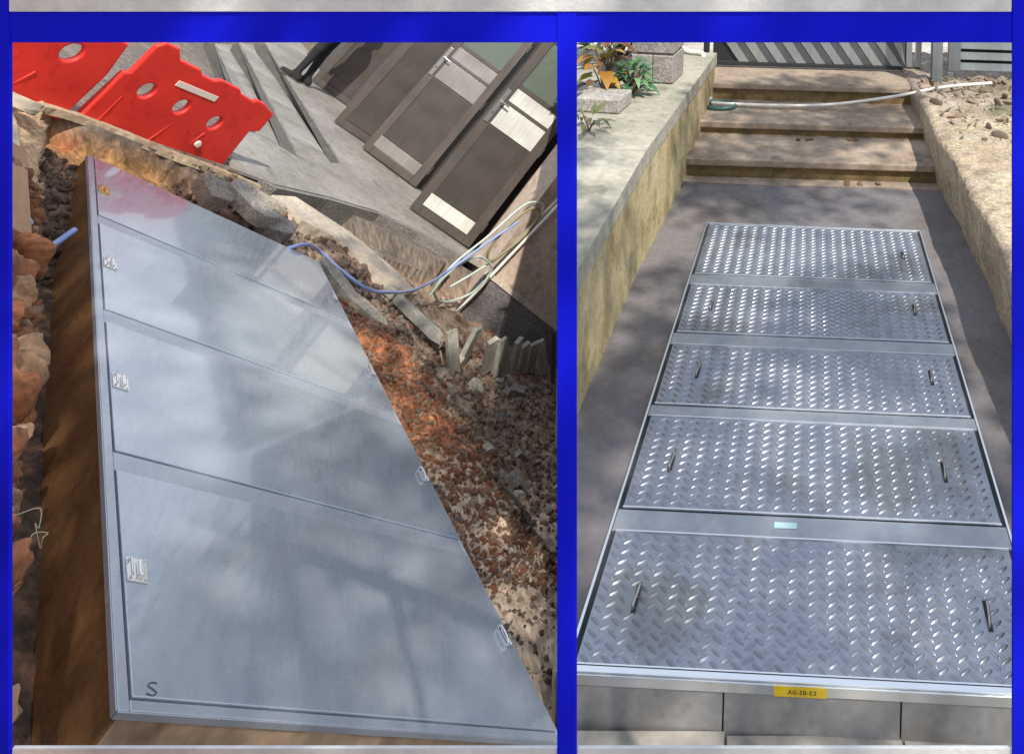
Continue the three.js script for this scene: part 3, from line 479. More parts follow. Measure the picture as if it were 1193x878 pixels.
// ================================================================ STONES, TILES, DEBRIS
{
  const put = (name, geo, mat, x, y, z, rx, ry, rz, label, cat, group) => single(SLOPE, name, turned(geo, rx, ry, rz, x, y, z), mat, label, cat, group);
  const st = 'broken concrete pieces behind the cover';
  put('broken_slab', chunk(3, 0.46, 0.09, 0.20, .12), M.stone[1], 1.13, 0.02, -4.12, .25, -0.75, .1, 'long broken concrete slab leaning behind the far cover edge', 'slab', st);
  put('broken_slab', chunk(8, 0.34, 0.10, 0.22, .2), M.stone[0], 0.88, -0.02, -4.12, .3, .3, -.15, 'blunt concrete lump at the left end of the stones behind the cover', 'slab', st);
  put('broken_slab', chunk(14, 0.42, 0.05, 0.16, .2), M.stone[3], 1.28, 0.02, -4.36, .1, -0.8, .2, 'thin tan slab lying against the mortar edging behind the cover', 'slab', st);
  put('broken_slab', chunk(5, 0.26, 0.09, 0.18, .2), M.stone[2], 1.36, -0.03, -4.02, .3, -.5, .2, 'small grey slab between the long slab and the hose', 'slab', st);
  put('broken_slab', chunk(21, 0.50, 0.05, 0.15, .25), M.stone[3], 1.93, -0.06, -3.36, .15, -.95, .12, 'flat tan board-like slab by the far right corner of the cover', 'slab', st);
  put('broken_slab', chunk(22, 0.42, 0.06, 0.16, .2), M.stone[1], 1.78, -0.05, -3.62, .2, -.6, -.1, 'tan stone slab below the blue hose', 'slab', st);
  put('broken_slab', chunk(27, 0.75, 0.06, 0.10, .15), M.tile[1], 2.62, -0.10, -3.85, .1, -1.15, .1, 'long narrow grey kerb strip reaching down to the leaning tiles', 'slab', st);
  put('broken_slab', chunk(29, 0.34, 0.06, 0.13, .2), M.stone[1], 2.12, -0.10, -3.10, .05, -.35, .05, 'pale slab near the orange clay at the right of the cover', 'slab', st);
  put('broken_slab', chunk(31, 0.40, 0.05, 0.18, .2), M.clod[2], 2.85, -0.17, -3.92, .2, -1.0, .1, 'reddish brown board piece left of the wall plinth', 'slab', st);
  // long kerb stone below the terrace
  single(SLOPE, 'kerb_stone', slab([[1.44, 0.0, -4.66], [1.66, 0.03, -4.80], [2.2, 0.0, -4.72], [2.64, -0.04, -4.46], [2.84, -0.08, -4.30], [2.70, -0.10, -4.22], [2.46, -0.06, -4.30], [2.05, -0.02, -4.46], [1.66, -0.01, -4.44]], 0.13), M.coping, 'long pale kerb stone lying below the terrace edge', 'kerb stone');
  const tl = [[2.98, -3.62, .2, .9], [3.22, -3.80, -.5, .25], [3.42, -3.76, .1, .3], [3.56, -3.86, .2, .25], [3.72, -3.96, .05, .35], [3.90, -4.04, .1, .3], [4.10, -4.16, .15, .28], [4.24, -4.22, .2, .34], [4.42, -4.32, .12, .3]];
  const words = ['first from the left, fallen nearly flat', 'second from the left, tilted the other way', 'third from the left', 'fourth from the left', 'fifth from the left', 'fourth from the right', 'third from the right', 'second from the right', 'last on the right by the dark stick'];
  tl.forEach(([x, z, rz, lean], i) => put('paving_tile', rbox(0.095, 0.32, 0.045, 0, 0, 0, .008), M.tile[i % 3], x, -0.16 + ((i * 4) % 3) * .02, z, -.05 - lean * .4 + ((i * 7) % 5 - 2) * .07, 0.3 + ((i * 3) % 4 - 1.5) * .18, .62 + rz * .9 + ((i * 5) % 7 - 3) * .06, 'grey tile leaning below the beige wall, ' + words[i], 'tile', 'grey tiles leaning in a row'));
  single(SLOPE, 'dark_stick', tube([[4.36, 0.10, -4.30], [4.50, -0.08, -4.26], [4.62, -0.24, -4.20]], 0.018, 14, 6), M.stick, 'dark wooden stick leaning at the right end of the tile row', 'stick');
  const r = rng(5);
  for (let i = 0; i < 26; i++) { const x = 2.35 + r() * 1.9, z = -3.9 + r() * 2.9, s = 0.03 + r() * 0.035; put('rubble_stone', chunk(i + 203, s * (1.6 + r()), s * 1.1, s * 1.7, .3), M.stone[i % 4], x, slopeHeight(x, z) + s * .35, z, r() * 3, r() * 3, r(), 'fist sized stone among the rubble right of the cover', 'stone', 'stones in the rubble'); }
  for (let i = 0; i < 22; i++) { const z = -2.2 + i * 0.115 + r() * .05, s = 0.045 + r() * 0.05, x = -0.29 - r() * .12; put('clay_clod', rock(i + 90, s, s * .75, s * (1 + r() * .5), .5, 4, false), M.clod[i % 3], x, slopeHeight(x, z) + s * .3, z, r() * 3, r() * 3, r(), 'orange clay clod on the ragged bank left of the pit', 'clod', 'clods along the clay bank'); }
  // pale sheets at the far left
  put('foam_sheet', chunk(71, 0.30, 0.03, 0.55, .15), M.foam, -0.55, 0.06, -3.32, .15, .3, -.25, 'pale tan board lying on the bank at the far left', 'board');
  put('foam_sheet', chunk(73, 0.16, 0.02, 0.32, .35), M.foam, -0.47, 0.10, -3.62, -.2, .7, .3, 'crumpled pale sheet scrap beside the red barrier', 'scrap');
  put('wood_plank', rbox(0.11, 0.03, 0.9, 0, 0, 0, .004), std(C(0.60, 0.36, 0.20), .9, { map: T.grain }), -0.40, 0.05, -2.62, .02, .08, -.12, 'weathered orange brown plank along the left bank', 'plank');
}

// ================================================================ PERSON BY THE FAR DOOR
function field(bones, lo, hi, cell, k = 0.03) {                  // smooth union of tapered capsules, meshed
  const size = Math.max(hi[0] - lo[0], hi[1] - lo[1], hi[2] - lo[2]), res = Math.min(150, Math.ceil(size / cell) + 4), half = size / 2 * res / (res - 4);
  const c = [0, 1, 2].map((i) => (lo[i] + hi[i]) / 2), mc = new MarchingCubes(res, new THREE.MeshStandardMaterial(), false, false, 400000);
  const B = bones.map(([a, b, r0, r1]) => ({ a, d: [b[0] - a[0], b[1] - a[1], b[2] - a[2]], r0, r1 })); B.forEach((o) => { o.l = o.d[0] ** 2 + o.d[1] ** 2 + o.d[2] ** 2 || 1e-9; });
  for (let z = 0; z < res; z++) for (let y = 0; y < res; y++) for (let x = 0; x < res; x++) {
    const p = [c[0] + (x - res / 2) / (res / 2) * half, c[1] + (y - res / 2) / (res / 2) * half, c[2] + (z - res / 2) / (res / 2) * half]; let dd = 1e3;
    for (const o of B) {
      const q = [p[0] - o.a[0], p[1] - o.a[1], p[2] - o.a[2]], t = Math.max(0, Math.min(1, (q[0] * o.d[0] + q[1] * o.d[1] + q[2] * o.d[2]) / o.l));
      const e = Math.hypot(q[0] - o.d[0] * t, q[1] - o.d[1] * t, q[2] - o.d[2] * t) - (o.r0 + (o.r1 - o.r0) * t);
      if (e > dd + k) continue; if (dd > e + k) { dd = e; continue; }
      const h = Math.max(k - Math.abs(dd - e), 0) / k; dd = Math.min(dd, e) - h * h * k * 0.25;
    }
    mc.field[x + y * res + z * res * res] = -dd;
  }
  mc.isolation = 0; mc.update();
  const n = mc.count, g = new THREE.BufferGeometry(), P = mc.positionArray.slice(0, n * 3), N = mc.normalArray.slice(0, n * 3);
  for (let i = 0; i < n; i++) for (let j = 0; j < 3; j++) P[i * 3 + j] = P[i * 3 + j] * half + c[j];
  g.setAttribute('position', new THREE.BufferAttribute(P, 3)); g.setAttribute('normal', new THREE.BufferAttribute(N, 3)); return g;
}
{
  const pg = thing(SLOPE, 'person', 'person in black trousers and black shoes standing by the far doors', 'person', [3.04, 0.052, -10.42], -2.2);
  const leg = (s, fx) => [[[s * .10, .93, 0], [s * .11, .50, .02 + fx * .3], .095, .066], [[s * .11, .50, .02 + fx * .3], [s * .12, .09, fx], .066, .048], [[s * .12, .05, fx - .06], [s * .135, .035, fx + .17], .048, .036], [[s * .12, .045, fx - .05], [s * .12, .10, fx], .05, .05]];
  const body = [...leg(1, .03), ...leg(-1, -.06), [[-.08, .96, 0], [.08, .96, 0], .115, .115], [[0, 1.0, 0], [0, 1.35, -.01], .135, .15], [[-.15, 1.42, -.01], [.15, 1.42, -.01], .075, .075], [[0, 1.42, -.01], [0, 1.56, 0], .062, .052], [[.19, 1.42, -.01], [.25, 1.13, -.03], .056, .045], [[.25, 1.13, -.03], [.24, .88, .08], .043, .03], [[-.19, 1.42, -.01], [-.25, 1.13, -.03], .056, .045], [[-.25, 1.13, -.03], [-.24, .88, .08], .043, .03]];
  const head = [[[0, 1.62, .01], [0, 1.69, -.01], .072, .085], [[0, 1.57, .035], [0, 1.60, .03], .05, .055], [[0, 1.645, .085], [0, 1.615, .105], .009, .014], [[-.083, 1.65, 0], [-.085, 1.62, 0], .016, .012], [[.083, 1.65, 0], [.085, 1.62, 0], .016, .012], [[0, 1.50, 0], [0, 1.57, .005], .055, .052], [[-.022, 1.585, .082], [.022, 1.585, .082], .008, .008]];
  const hand = (s) => { const w = [s * .24, .88, .08], o = [[w, [s * .24, .81, .10], .026, .030], [[s * .24, .83, .12], [s * .235, .79, .145], .011, .009]]; for (let f = 0; f < 4; f++) { const z = .075 + f * .016, l = [.070, .080, .076, .060][f]; o.push([[s * .24, .80, z], [s * .242, .80 - l * .55, z + .006], .0085, .008], [[s * .242, .80 - l * .55, z + .006], [s * .232, .80 - l, z + .012], .008, .007]); } return o; };
  const geos = [field(body, [-.34, -.02, -.25], [.34, 1.60, .3], 0.013), field(head, [-.12, 1.47, -.12], [.12, 1.80, .14], 0.005, .02), field(hand(1), [.18, .68, .02], [.30, .93, .18], 0.004, .006), field(hand(-1), [-.30, .68, .02], [-.18, .93, .18], 0.004, .006)];
  const all = mergeGeometries(geos), p = all.attributes.position, col = new Float32Array(p.count * 3);
  for (let i = 0; i < p.count; i++) { const x = Math.abs(p.getX(i)), y = p.getY(i); let c = [.016, .016, .02]; if (y < .085) c = y < .018 ? [.30, .28, .24] : [.018, .017, .017]; else if (y > .95) c = [.06, .07, .10]; if (y > 1.50 || (x > .19 && y < .90)) c = [.46, .29, .21]; if (y > 1.575 && y < 1.592 && p.getZ(i) > .07) c = [.36, .15, .13]; col.set(c, i * 3); }
  all.setAttribute('color', new THREE.BufferAttribute(col, 3));
  part(pg, 'body', all, new THREE.MeshStandardMaterial({ vertexColors: true, roughness: .85 }));
  const hair = new THREE.SphereGeometry(.098, 24, 16, 0, 6.283, 0, 1.75).rotateX(-.38).translate(0, 1.688, -.014); part(pg, 'hair', hair, std(C(.012, .010, .009), .6));
  for (const s of [-1, 1]) part(pg, 'eye', new THREE.SphereGeometry(.010, 12, 8).translate(s * .030, 1.652, .079), std(C(.05, .03, .02), .2));
}

// ================================================================ YARD: TREAD PLATE HATCH
{
  const turn = -0.0262, g = thing(YARD, 'tread_plate_hatch', 'galvanised floor hatch with five diamond tread plates set in grey cement', 'hatch', [-0.524, 0, -1.932], turn);
  const W = 1.226;
  const bump = (() => { // one raised lozenge rib
    const ell = [], n = 12, pos = []; for (let i = 0; i < n; i++) { const a = i / n * 6.283; ell.push([Math.cos(a), Math.sin(a)]); }
    const ring = (L, w, y) => ell.map(([c, s]) => [c * L, y, s * w]); const r0 = ring(.0185, .0058, 0), r1 = ring(.0135, .0022, .0040);
    for (let i = 0; i < n; i++) { const k = (i + 1) % n; pos.push(...r0[i], ...r1[i], ...r0[k], ...r0[k], ...r1[i], ...r1[k], ...r1[i], 0, .0044, 0, ...r1[k]); }
    const q = new THREE.BufferGeometry(); q.setAttribute('position', new THREE.Float32BufferAttribute(pos, 3)); const m = mergeVertices(q); m.computeVertexNormals(); return m.toNonIndexed();
  })();
  const bp = bump.attributes.position.array, bn = bump.attributes.normal.array;
  const plates = [[0.026, 0.424], [0.516, 0.930], [1.000, 1.372], [1.466, 1.862], [1.968, 2.520]];
  const handles = [[[.135, .21], [1.094, .21]], [[.14, .71], [1.06, .72]], [[.155, 1.20], [1.09, 1.22]], [[.145, 1.68], [1.085, 1.71]], [[1.09, 2.23]]];
  for (const [a, b] of [[-0.01, 0.398], [0.402, 0.836], [0.840, W + 0.10]]) part(g, 'front_panel', rbox(b - a, 0.135, 0.010, (a + b) / 2, -0.0735, -0.006, 0.002), M.boxGrey);
  part(g, 'front_edge', rbox(W + 0.11, 0.026, 0.010, W / 2 + 0.045, 0.007, -0.001, 0.002), M.edge);
  part(g, 'front_lip', rbox(W + 0.11, 0.004, 0.016, W / 2 + 0.045, 0.0225, -0.008, 0.001), M.edge);
  part(g, 'base_tray', bx(W - 0.006, 0.004, 2.52, W / 2, 0.0045, -1.262), M.gap);
  for (const x of [0.004, W - 0.004]) part(g, 'frame_bar', rbox(0.008, 0.018, 2.55, x, 0.009, -1.275, 0.001), M.edge);
  part(g, 'frame_bar', rbox(W - 0.018, 0.018, 0.014, W / 2, 0.0092, -2.540, 0.002), M.edge);
  for (let i = 0; i < 4; i++) { const a = plates[i][1] + .006, b = plates[i + 1][0] - .006; part(g, 'cross_bar', rbox(W - 0.018, 0.014, b - a, W / 2, 0.0072, -(a + b) / 2, 0.002), M.bar); }
  plates.forEach(([t0, t1], i) => {
    const x0 = 0.022, x1 = W - 0.022, y = 0.0165;
    const plate = part(g, 'tread_plate', rbox(x1 - x0, 0.008, t1 - t0, (x0 + x1) / 2, y - 0.004, -(t0 + t1) / 2, 0.002), M.tread);
    part(plate, 'plate_edge', join([bx(x1 - x0, 0.006, 0.004, (x0 + x1) / 2, y + .0005, -t1 - .0012), bx(x1 - x0, 0.006, 0.004, (x0 + x1) / 2, y + .0005, -t0 + .0012)]), M.edge);
    const P = [], N = [], px = 0.0275, pt = 0.0335;
    for (let x = x0 + 0.020, c = 0; x < x1 - 0.018; x += px, c++) for (let t = t0 + 0.012 + (c % 2) * pt / 2; t < t1 - 0.010; t += pt) {
      const a = (c % 2 ? 1 : -1) * 0.60, ca = Math.cos(a), sa = Math.sin(a);
      if (handles[i].some(([hx, ht]) => Math.abs(hx - x) < .012 && Math.abs(ht - t) < .045)) continue;
      for (let k = 0; k < bp.length; k += 3) { P.push(x + bp[k] * ca + bp[k + 2] * sa, y + bp[k + 1] - .0002, -t - bp[k] * sa + bp[k + 2] * ca); N.push(bn[k] * ca + bn[k + 2] * sa, bn[k + 1], -bn[k] * sa + bn[k + 2] * ca); }
    }
    const q = new THREE.BufferGeometry(); q.setAttribute('position', new THREE.Float32BufferAttribute(P, 3)); q.setAttribute('normal', new THREE.Float32BufferAttribute(N, 3));
    const uvv = new Float32Array(P.length / 3 * 2); for (let k = 0; k < P.length / 3; k++) { uvv[k * 2] = P[k * 3]; uvv[k * 2 + 1] = P[k * 3 + 2]; } q.setAttribute('uv', new THREE.BufferAttribute(uvv, 2));
    const tp = part(plate, 'tread_pattern', q, M.tread); tp.userData.kind = 'stuff';
    for (const [hx, ht] of handles[i]) {
      const h = part(plate, 'lift_handle', tube([[hx - .002, y, -ht + .036], [hx - .002, y + .012, -ht + .033], [hx + .002, y + .014, -ht], [hx + .004, y + .012, -ht - .033], [hx + .004, y, -ht - .036]], 0.0042, 24, 7), M.handle);
      part(h, 'handle_slot', rbox(0.013, 0.001, 0.090, hx, y + 0.0008, -ht, 0.0004), M.gap);
    }
  });
  // yellow label on the front edge
  const cv = document.createElement('canvas'); cv.width = 256; cv.height = 56; const x = cv.getContext('2d'); x.fillStyle = '#f3cf2e'; x.fillRect(0, 0, 256, 56); x.fillStyle = '#5c4a12'; x.font = 'bold 34px sans-serif'; x.textAlign = 'center'; x.textBaseline = 'middle'; x.fillText('AG-IB-E3', 136, 30);
  const ct = new THREE.CanvasTexture(cv); ct.colorSpace = THREE.SRGBColorSpace;
  const lg = new THREE.BoxGeometry(0.130, 0.025, 0.0016); lg.translate(0.590, 0.0070, 0.0049);
  const lb = part(g, 'name_label', lg, std(C(1, 1, 1), .5, { map: ct })); lb.userData.label = 'small yellow printed label';
  part(g, 'tape_strip', rbox(0.07, 0.0015, 0.022, 0.535, 0.0155, -0.475, 0.0004), std(C(0.42, 0.62, 0.66), .5)).userData.label = 'pale turquoise tape scrap';
}
for (const [a, b] of [[-0.60, -0.118], [-0.112, 0.318], [0.324, 1.3]]) setting(YARD, 'threshold_slab', slab([[a, -0.105, -1.912], [b, -0.105, -1.922], [b, -0.105, -0.6], [a + .15, -0.105, -0.6]], 0.05), M.yard);

// ================================================================ YARD: WALLS, BANK, STEPS
{
  const g = thing(YARD, 'retaining_wall', 'low stained concrete retaining wall left of the tread plate hatch', 'wall');
  const inner = (z) => -0.80 + (z + 3.04) * (0.122 / -2.014) * 1, seam = (z) => 0.2863 * z + 0.040;
  const cuts = [-2.78, -4.02, -4.98, -6.30];
  for (let i = 0; i < 3; i++) {
    const a = cuts[i] - (i ? .003 : 0), b = cuts[i + 1] + .003, ia = Math.max(inner(a), seam(a) + .002), o = [0, .004, -.003][i];
    part(g, 'wall_block', slab([[ia + o, .49, a], [seam(a), .49, a], [seam(b), .49, b], [inner(b) + o, .49, b]], { y: -.1 }), M.wall);
    const c = part(g, 'coping_slab', slab([[ia + .010, .58, a], [seam(a), .58, a], [seam(b), .58, b], [inner(b) + .010, .58, b]], .0895), M.wallTop);
  }
  part(g, 'joint', slab([[inner(-2.85) - .012, .578, -2.85], [seam(-2.85), .578, -2.85], [seam(-6.28), .578, -6.28], [inner(-6.28) - .012, .578, -6.28]], { y: -.1 }), M.mortar);
}
{ // rough earth bank on the right
  const prof = [[1.03, -0.12], [1.012, 0.0], [1.0, 0.08], [0.985, 0.18], [0.968, 0.28], [0.962, 0.345], [0.985, 0.372], [1.03, 0.378]]; for (let x = 1.08; x < 3.6; x += 0.05) prof.push([x, 0.378 + 0.01 * Math.sin(x * 3)]);
  const zs = []; for (let z = -7.4; z < -0.7; z += 0.04) zs.push(z); const pos = [], col = [], uv = [], idx = [], nx = prof.length;
  for (const z of zs) prof.forEach(([x, y], i) => {
    const n = noise2(z * 5, i * .8 + x * 3, 3, 4), f = noise2(z * 18, x * 18 + y * 15, 7, 3), far = sstep(-5.15, -6.3, z), face = y < .36 && i < 6;
    const rag = face ? (noise2(z * 2.2, y * 2, 15, 4) * 0.06 + f * 0.008) : n * 0.01;
    let Y = y + (face ? 0 : n * 0.012 + f * 0.005) + far * (i > 4 ? (0.02 + n * .08) : 0);
    pos.push(x + rag, Y, z); uv.push(x + y, z);
    let c = mix3([.60, .48, .33], [.70, .59, .43], sstep(-.15, .2, n)); c = mix3(c, [.36, .30, .26], far * .75); c = mix3(c, [.22, .18, .14], sstep(.08, .25, f) * .5); c = mix3(c, [.78, .70, .56], sstep(.06, .22, noise2(z * 9, x * 9 + y * 6, 77, 3)) * .5); c = mix3(c, [.42, .33, .24], sstep(.08, .2, noise2(z * 4 + 7, x * 4 + y * 5, 79, 4)) * .6);
    const moss = sstep(.05, .2, noise2(z * 3 + 4, x * 3, 51, 3)) * sstep(1.2, 1.5, x) * sstep(-4.4, -5.0, z); c = mix3(c, [.14, .19, .08], moss * .7);
    col.push(...c.map((q) => q * 0.98));
  });
  for (let j = 0; j < zs.length - 1; j++) for (let i = 0; i < nx - 1; i++) { const a = j * nx + i; idx.push(a, a + nx, a + 1, a + 1, a + nx, a + nx + 1); }
  const g = new THREE.BufferGeometry(); g.setAttribute('position', new THREE.Float32BufferAttribute(pos, 3)); g.setAttribute('color', new THREE.Float32BufferAttribute(col, 3)); g.setAttribute('uv', new THREE.Float32BufferAttribute(uv, 2)); g.setIndex(idx); g.computeVertexNormals();
  setting(YARD, 'earth_bank', g, M.bank);
  // leaf litter and crumbs on the bank
  const r = rng(12), n = 420, inst = new THREE.InstancedMesh(rock(7, 1, .5, 1, .5, 1), std(C(1, 1, 1), .95, { map: T.soil }), n), m = new THREE.Matrix4(), q = new THREE.Quaternion();
  for (let i = 0; i < n; i++) { const x = 1.06 + r() * 1.2, z = -6.4 + Math.pow(r(), 1.6) * 1.5, s = .006 + Math.pow(r(), 3) * .03; q.setFromEuler(new THREE.Euler(r() * 6, r() * 6, r() * 6)); m.compose(new V3(x, .385 + .02 * sstep(-5.15, -6.3, z), z), q, new V3(s, s * .8, s * 1.4)); inst.setMatrixAt(i, m); const b = .6 + r() * .7; inst.setColorAt(i, C(.40 * b, .34 * b, .28 * b)); }
  inst.name = 'bank_crumbs'; inst.userData = { kind: 'stuff', label: 'grey crumbs and litter on the earth bank near the louvres', category: 'litter' }; inst.castShadow = inst.receiveShadow = true; place(inst, YARD);
}
{
  const g = thing(YARD, 'concrete_steps', 'three worn concrete steps leading up to the dark gate', 'steps', [0.155, 0, -5.2], -0.012);
  const st = [[0, .128], [-.49, .222], [-1.04, .360]];
  part(g, 'foot_strip', slab([[-.86, .006, .02], [.86, .006, .02], [.86, .006, .135], [.3, .006, .120], [-.2, .006, .138], [-.86, .006, .118]], .02), M.step);
  st.forEach(([z, y], i) => {
    const prev = i ? st[i - 1][1] : 0, depth = i < 2 ? -(st[i + 1][0] - z) : .75;
    part(g, 'riser', rbox(1.76, y - prev - .05 + .02, .04, 0, (y - .05 + prev - .02) / 2, z - .02, .003), M.riser);
    part(g, 'tread', (() => { const b = new RoundedBoxGeometry(1.75, .05, depth + .05, 3, .012); b.translate(0, y - .025, z - depth / 2 - .0 + .005); const p = b.attributes.position; for (let k = 0; k < p.count; k++) p.setZ(k, p.getZ(k) + noise2(p.getX(k) * 6, i * 7, 3, 3) * .01); return boxUV(b); })(), M.step);
  });
  const r = rng(9), lf = std(C(.16, .10, .05), .9), geo = rock(4, .028, .008, .016, .4, 1);
  for (let i = 0; i < 9; i++) { const sx = -.3 + r() * 1.1, k = r() < .5 ? 0 : 1; single(YARD, 'dry_leaf', turned(geo.clone(), r() * .4, r() * 6, r() * .4, .155 + sx, [.012, .136][k], k ? -5.62 + r() * .05 : -5.15 + r() * .05), lf, 'curled brown dry leaf lying on the concrete steps', 'leaf', 'dry leaves on the steps'); }
}
// ================================================================ YARD: GATE, LOUVRES, PILLAR
{
  const zc = -6.74, g = thing(YARD, 'striped_gate', 'dark metal gate with diagonal light and dark slats above the steps', 'gate', [0.18, 0.372, zc], -0.012);
  part(g, 'bottom_rail', rbox(1.80, .03, .05, 0, .022, 0, .003), M.gateDark);
  part(g, 'backing_panel', bx(1.70, .25, .012, 0, .165, -.012), M.gateDark);
  for (const x of [-.905, .845, .925]) part(g, 'stile', rbox(.05, 1.9, .05, x, .985, .002, .004), x < 0 ? M.gateDark : M.gateLight);
  part(g, 'middle_rail', rbox(1.70, .05, .045, -.03, .315, 0, .003), M.gateGrey);
  part(g, 'upper_panel', bx(1.70, 1.5, .02, -.03, 1.09, -.005), M.gateGrey);
  part(g, 'top_rail', rbox(1.88, .06, .05, 0, 1.92, 0, .003), M.gateDark);
  for (let i = 0; i < 10; i++) { // slanted slats, alternating light and dark, clipped by the panel's height
    const x = -0.80 + i * 0.165, s = new THREE.Shape([[0, .25], [.082, .25], [.262, 0], [.180, 0]].map(([a, b]) => new THREE.Vector2(a, b))), e = new THREE.ExtrudeGeometry(s, { depth: .012, bevelEnabled: true, bevelSize: .002, bevelThickness: .002, bevelSegments: 1 });
    e.translate(x, .04, .002); const p = e.attributes.position; for (let k = 0; k < p.count; k++) p.setX(k, Math.max(-.86, Math.min(.815, p.getX(k)))); part(g, 'light_slat', boxUV(e), M.gateLight);
    const e2 = e.clone(), p2 = e2.attributes.position; for (let k = 0; k < p2.count; k++) { p2.setX(k, Math.max(-.86, Math.min(.815, p2.getX(k) + .0835))); p2.setZ(k, p2.getZ(k) - .007); } part(g, 'dark_slat', boxUV(e2), M.gateGrey);
  }
  const gp = thing(YARD, 'gate_post', 'grey steel gate post between the gate and the louvres', 'post', [1.185, 0.30, -6.30]);
  part(gp, 'shaft', rbox(.085, 2.2, .085, 0, 1.1, 0, .006), M.louvre); part(gp, 'base_plate', rbox(.15, .012, .15, 0, .012, 0, .002), M.louvre);
}
{
  const g = thing(YARD, 'louvre_screen', 'grey horizontal louvre screen at the right above the bank', 'louvre', [1.30, 0.455, -6.42], -0.03);
  part(g, 'side_frame', rbox(.10, 1.6, .05, .05, .80, 0, .004), M.louvre); part(g, 'bracket', rbox(.05, .10, .04, .02, -.06, 0, .004), M.louvre);
  part(g, 'back_sheet', bx(2.0, 1.58, .01, 1.05, .80, -.06), M.gateDark);
  for (let i = 0; i < 18; i++) { const s = turned(rbox(2.0, .066, .012, 0, 0, 0, .003), -.30, 0, 0, 1.10, .04 + i * .088, 0); part(g, 'slat', s, M.louvre); }
}
{
  const g = thing(YARD, 'block_pillar', 'grey concrete block pillar behind the green plant on the wall', 'pillar', [-0.925, 0.581, -5.46], -0.10);
  part(g, 'mortar_core', bx(.27, 1.6, .27, 0, .80, 0), M.mortar);
  const r = rng(3);
  for (let k = 0; k < 8; k++) { const y = .10 + k * .20; if (k % 2) { part(g, 'block', rbox(.295, .186, .145, 0, y, .075, .008), M.brick[k % 3]); part(g, 'block', rbox(.295, .186, .145, 0, y, -.075, .008), M.brick[(k + 1) % 3]); } else { part(g, 'block', rbox(.145, .186, .295, -.075, y, 0, .008), M.brick[k % 3]); part(g, 'block', rbox(.145, .186, .295, .075, y, 0, .008), M.brick[(k + 2) % 3]); } }
}
single(YARD, 'loose_block', turned(rbox(.27, .085, .24, 0, 0, 0, .012, 2), 0, -.12, 0, -1.125, .625, -4.74), M.brick[0], 'pale stone block lying on the wall in front of the orange plant', 'block');
{
  const g = single(YARD, 'white_pole', tube([[-.60, .25, -6.04], [-.2, .248, -6.02], [.3, .27, -6.0], [.8, .345, -6.0], [1.2, .425, -6.02], [1.57, .46, -6.04]], .012, 60, 8), M.pipeWhite, 'long thin white pole lying across the upper step', 'pole');
  single(YARD, 'drain_pipe', tube([[-.88, .62, -6.25], [-.80, .60, -6.22], [-.70, .598, -6.18], [-.685, .57, -6.17], [-.665, .40, -6.14], [-.64, .27, -6.11], [-.61, .255, -6.1]], .02, 60, 10), M.pipeWhite, 'bent pale pipe coming down beside the wall end', 'pipe');
  single(YARD, 'water_ring', new THREE.TorusGeometry(.115, .016, 10, 40).rotateX(Math.PI / 2).scale(1, 1, .8).translate(-.53, .24, -6.02), M.teal, 'dark teal rubber ring lying on the upper step', 'ring');
}
// ================================================================ PLANTS ON THE WALL
function leafGeo(L, w, bend, seed) {
  const n = 6, pos = [], idx = []; for (let i = 0; i <= n; i++) { const t = i / n, ww = w * Math.sin(Math.PI * Math.pow(t, .75)) * .5 + .0008, y = -bend * t * t * L, f = .25 * ww; for (const s of [-1, 0, 1]) pos.push(s * ww, y + (s ? f : 0) + noise2(t * 4 + seed, s, 4, 2) * .01, t * L * (1 - bend * .25 * t)); }
  for (let i = 0; i < n; i++) for (let k = 0; k < 2; k++) { const a = i * 3 + k; idx.push(a, a + 3, a + 1, a + 1, a + 3, a + 4); }
  const g = new THREE.BufferGeometry(); g.setAttribute('position', new THREE.Float32BufferAttribute(pos, 3)); g.setIndex(idx); g.computeVertexNormals(); return g;
}
function plant(pos, label, seed, n, L, w, mats, h, spread, name) {
  const g = thing(YARD, name, label, 'plant', pos), r = rng(seed);
  const geos = [0, 1, 2].map((k) => leafGeo(L, w, .3 + k * .3, k + seed)), stems = [];
  for (let i = 0; i < n; i++) {
    const t = i / n, a = i * 2.4 + r() * .6, y = .02 + h * (0.1 + .9 * t * (0.8 + r() * .2)), rad = spread * (1 - .55 * t) * .25, m = part(g, 'leaf', geos[i % 3], mats[Math.floor(r() * mats.length)]);
    m.position.set(Math.sin(a) * rad, y, Math.cos(a) * rad); m.rotation.set(-.95 + t * -.25 + r() * .9, a, (r() - .5) * .5, 'YXZ'); m.scale.setScalar(.7 + r() * .55);
    if (i % 4 === 0) stems.push(tube([[0, 0, 0], [Math.sin(a) * rad * .5, y * .6, Math.cos(a) * rad * .5], [Math.sin(a) * rad, y, Math.cos(a) * rad]], .005, 8, 5));
  }
  part(g, 'stem', join(stems), M.pot); return g;
}
plant([-1.20, .582, -5.02], 'croton plant with large yellow and orange leaves on the wall', 4, 34, .135, .075, [leafMat(.44, .24, .02), leafMat(.36, .17, .015), leafMat(.20, .20, .04), leafMat(.05, .012, .012), leafMat(.16, .07, .015), leafMat(.05, .11, .03)], .34, .40, 'croton_plant');
plant([-1.02, .582, -5.06], 'small bushy green plant in front of the block pillar', 7, 70, .085, .030, [leafMat(.09, .26, .07), leafMat(.14, .32, .12), leafMat(.06, .20, .08), leafMat(.20, .38, .20)], .19, .42, 'green_plant');
plant([-1.28, .582, -5.85], 'dark green bush behind the orange croton plant', 15, 130, .13, .055, [leafMat(.035, .10, .035), leafMat(.05, .14, .04), leafMat(.025, .075, .03)], .62, .9, 'dark_bush');
plant([-1.10, .582, -4.30], 'small olive weed at the outer edge of the wall top', 19, 16, .09, .03, [leafMat(.16, .16, .05), leafMat(.12, .15, .05)], .08, .35, 'olive_weed');

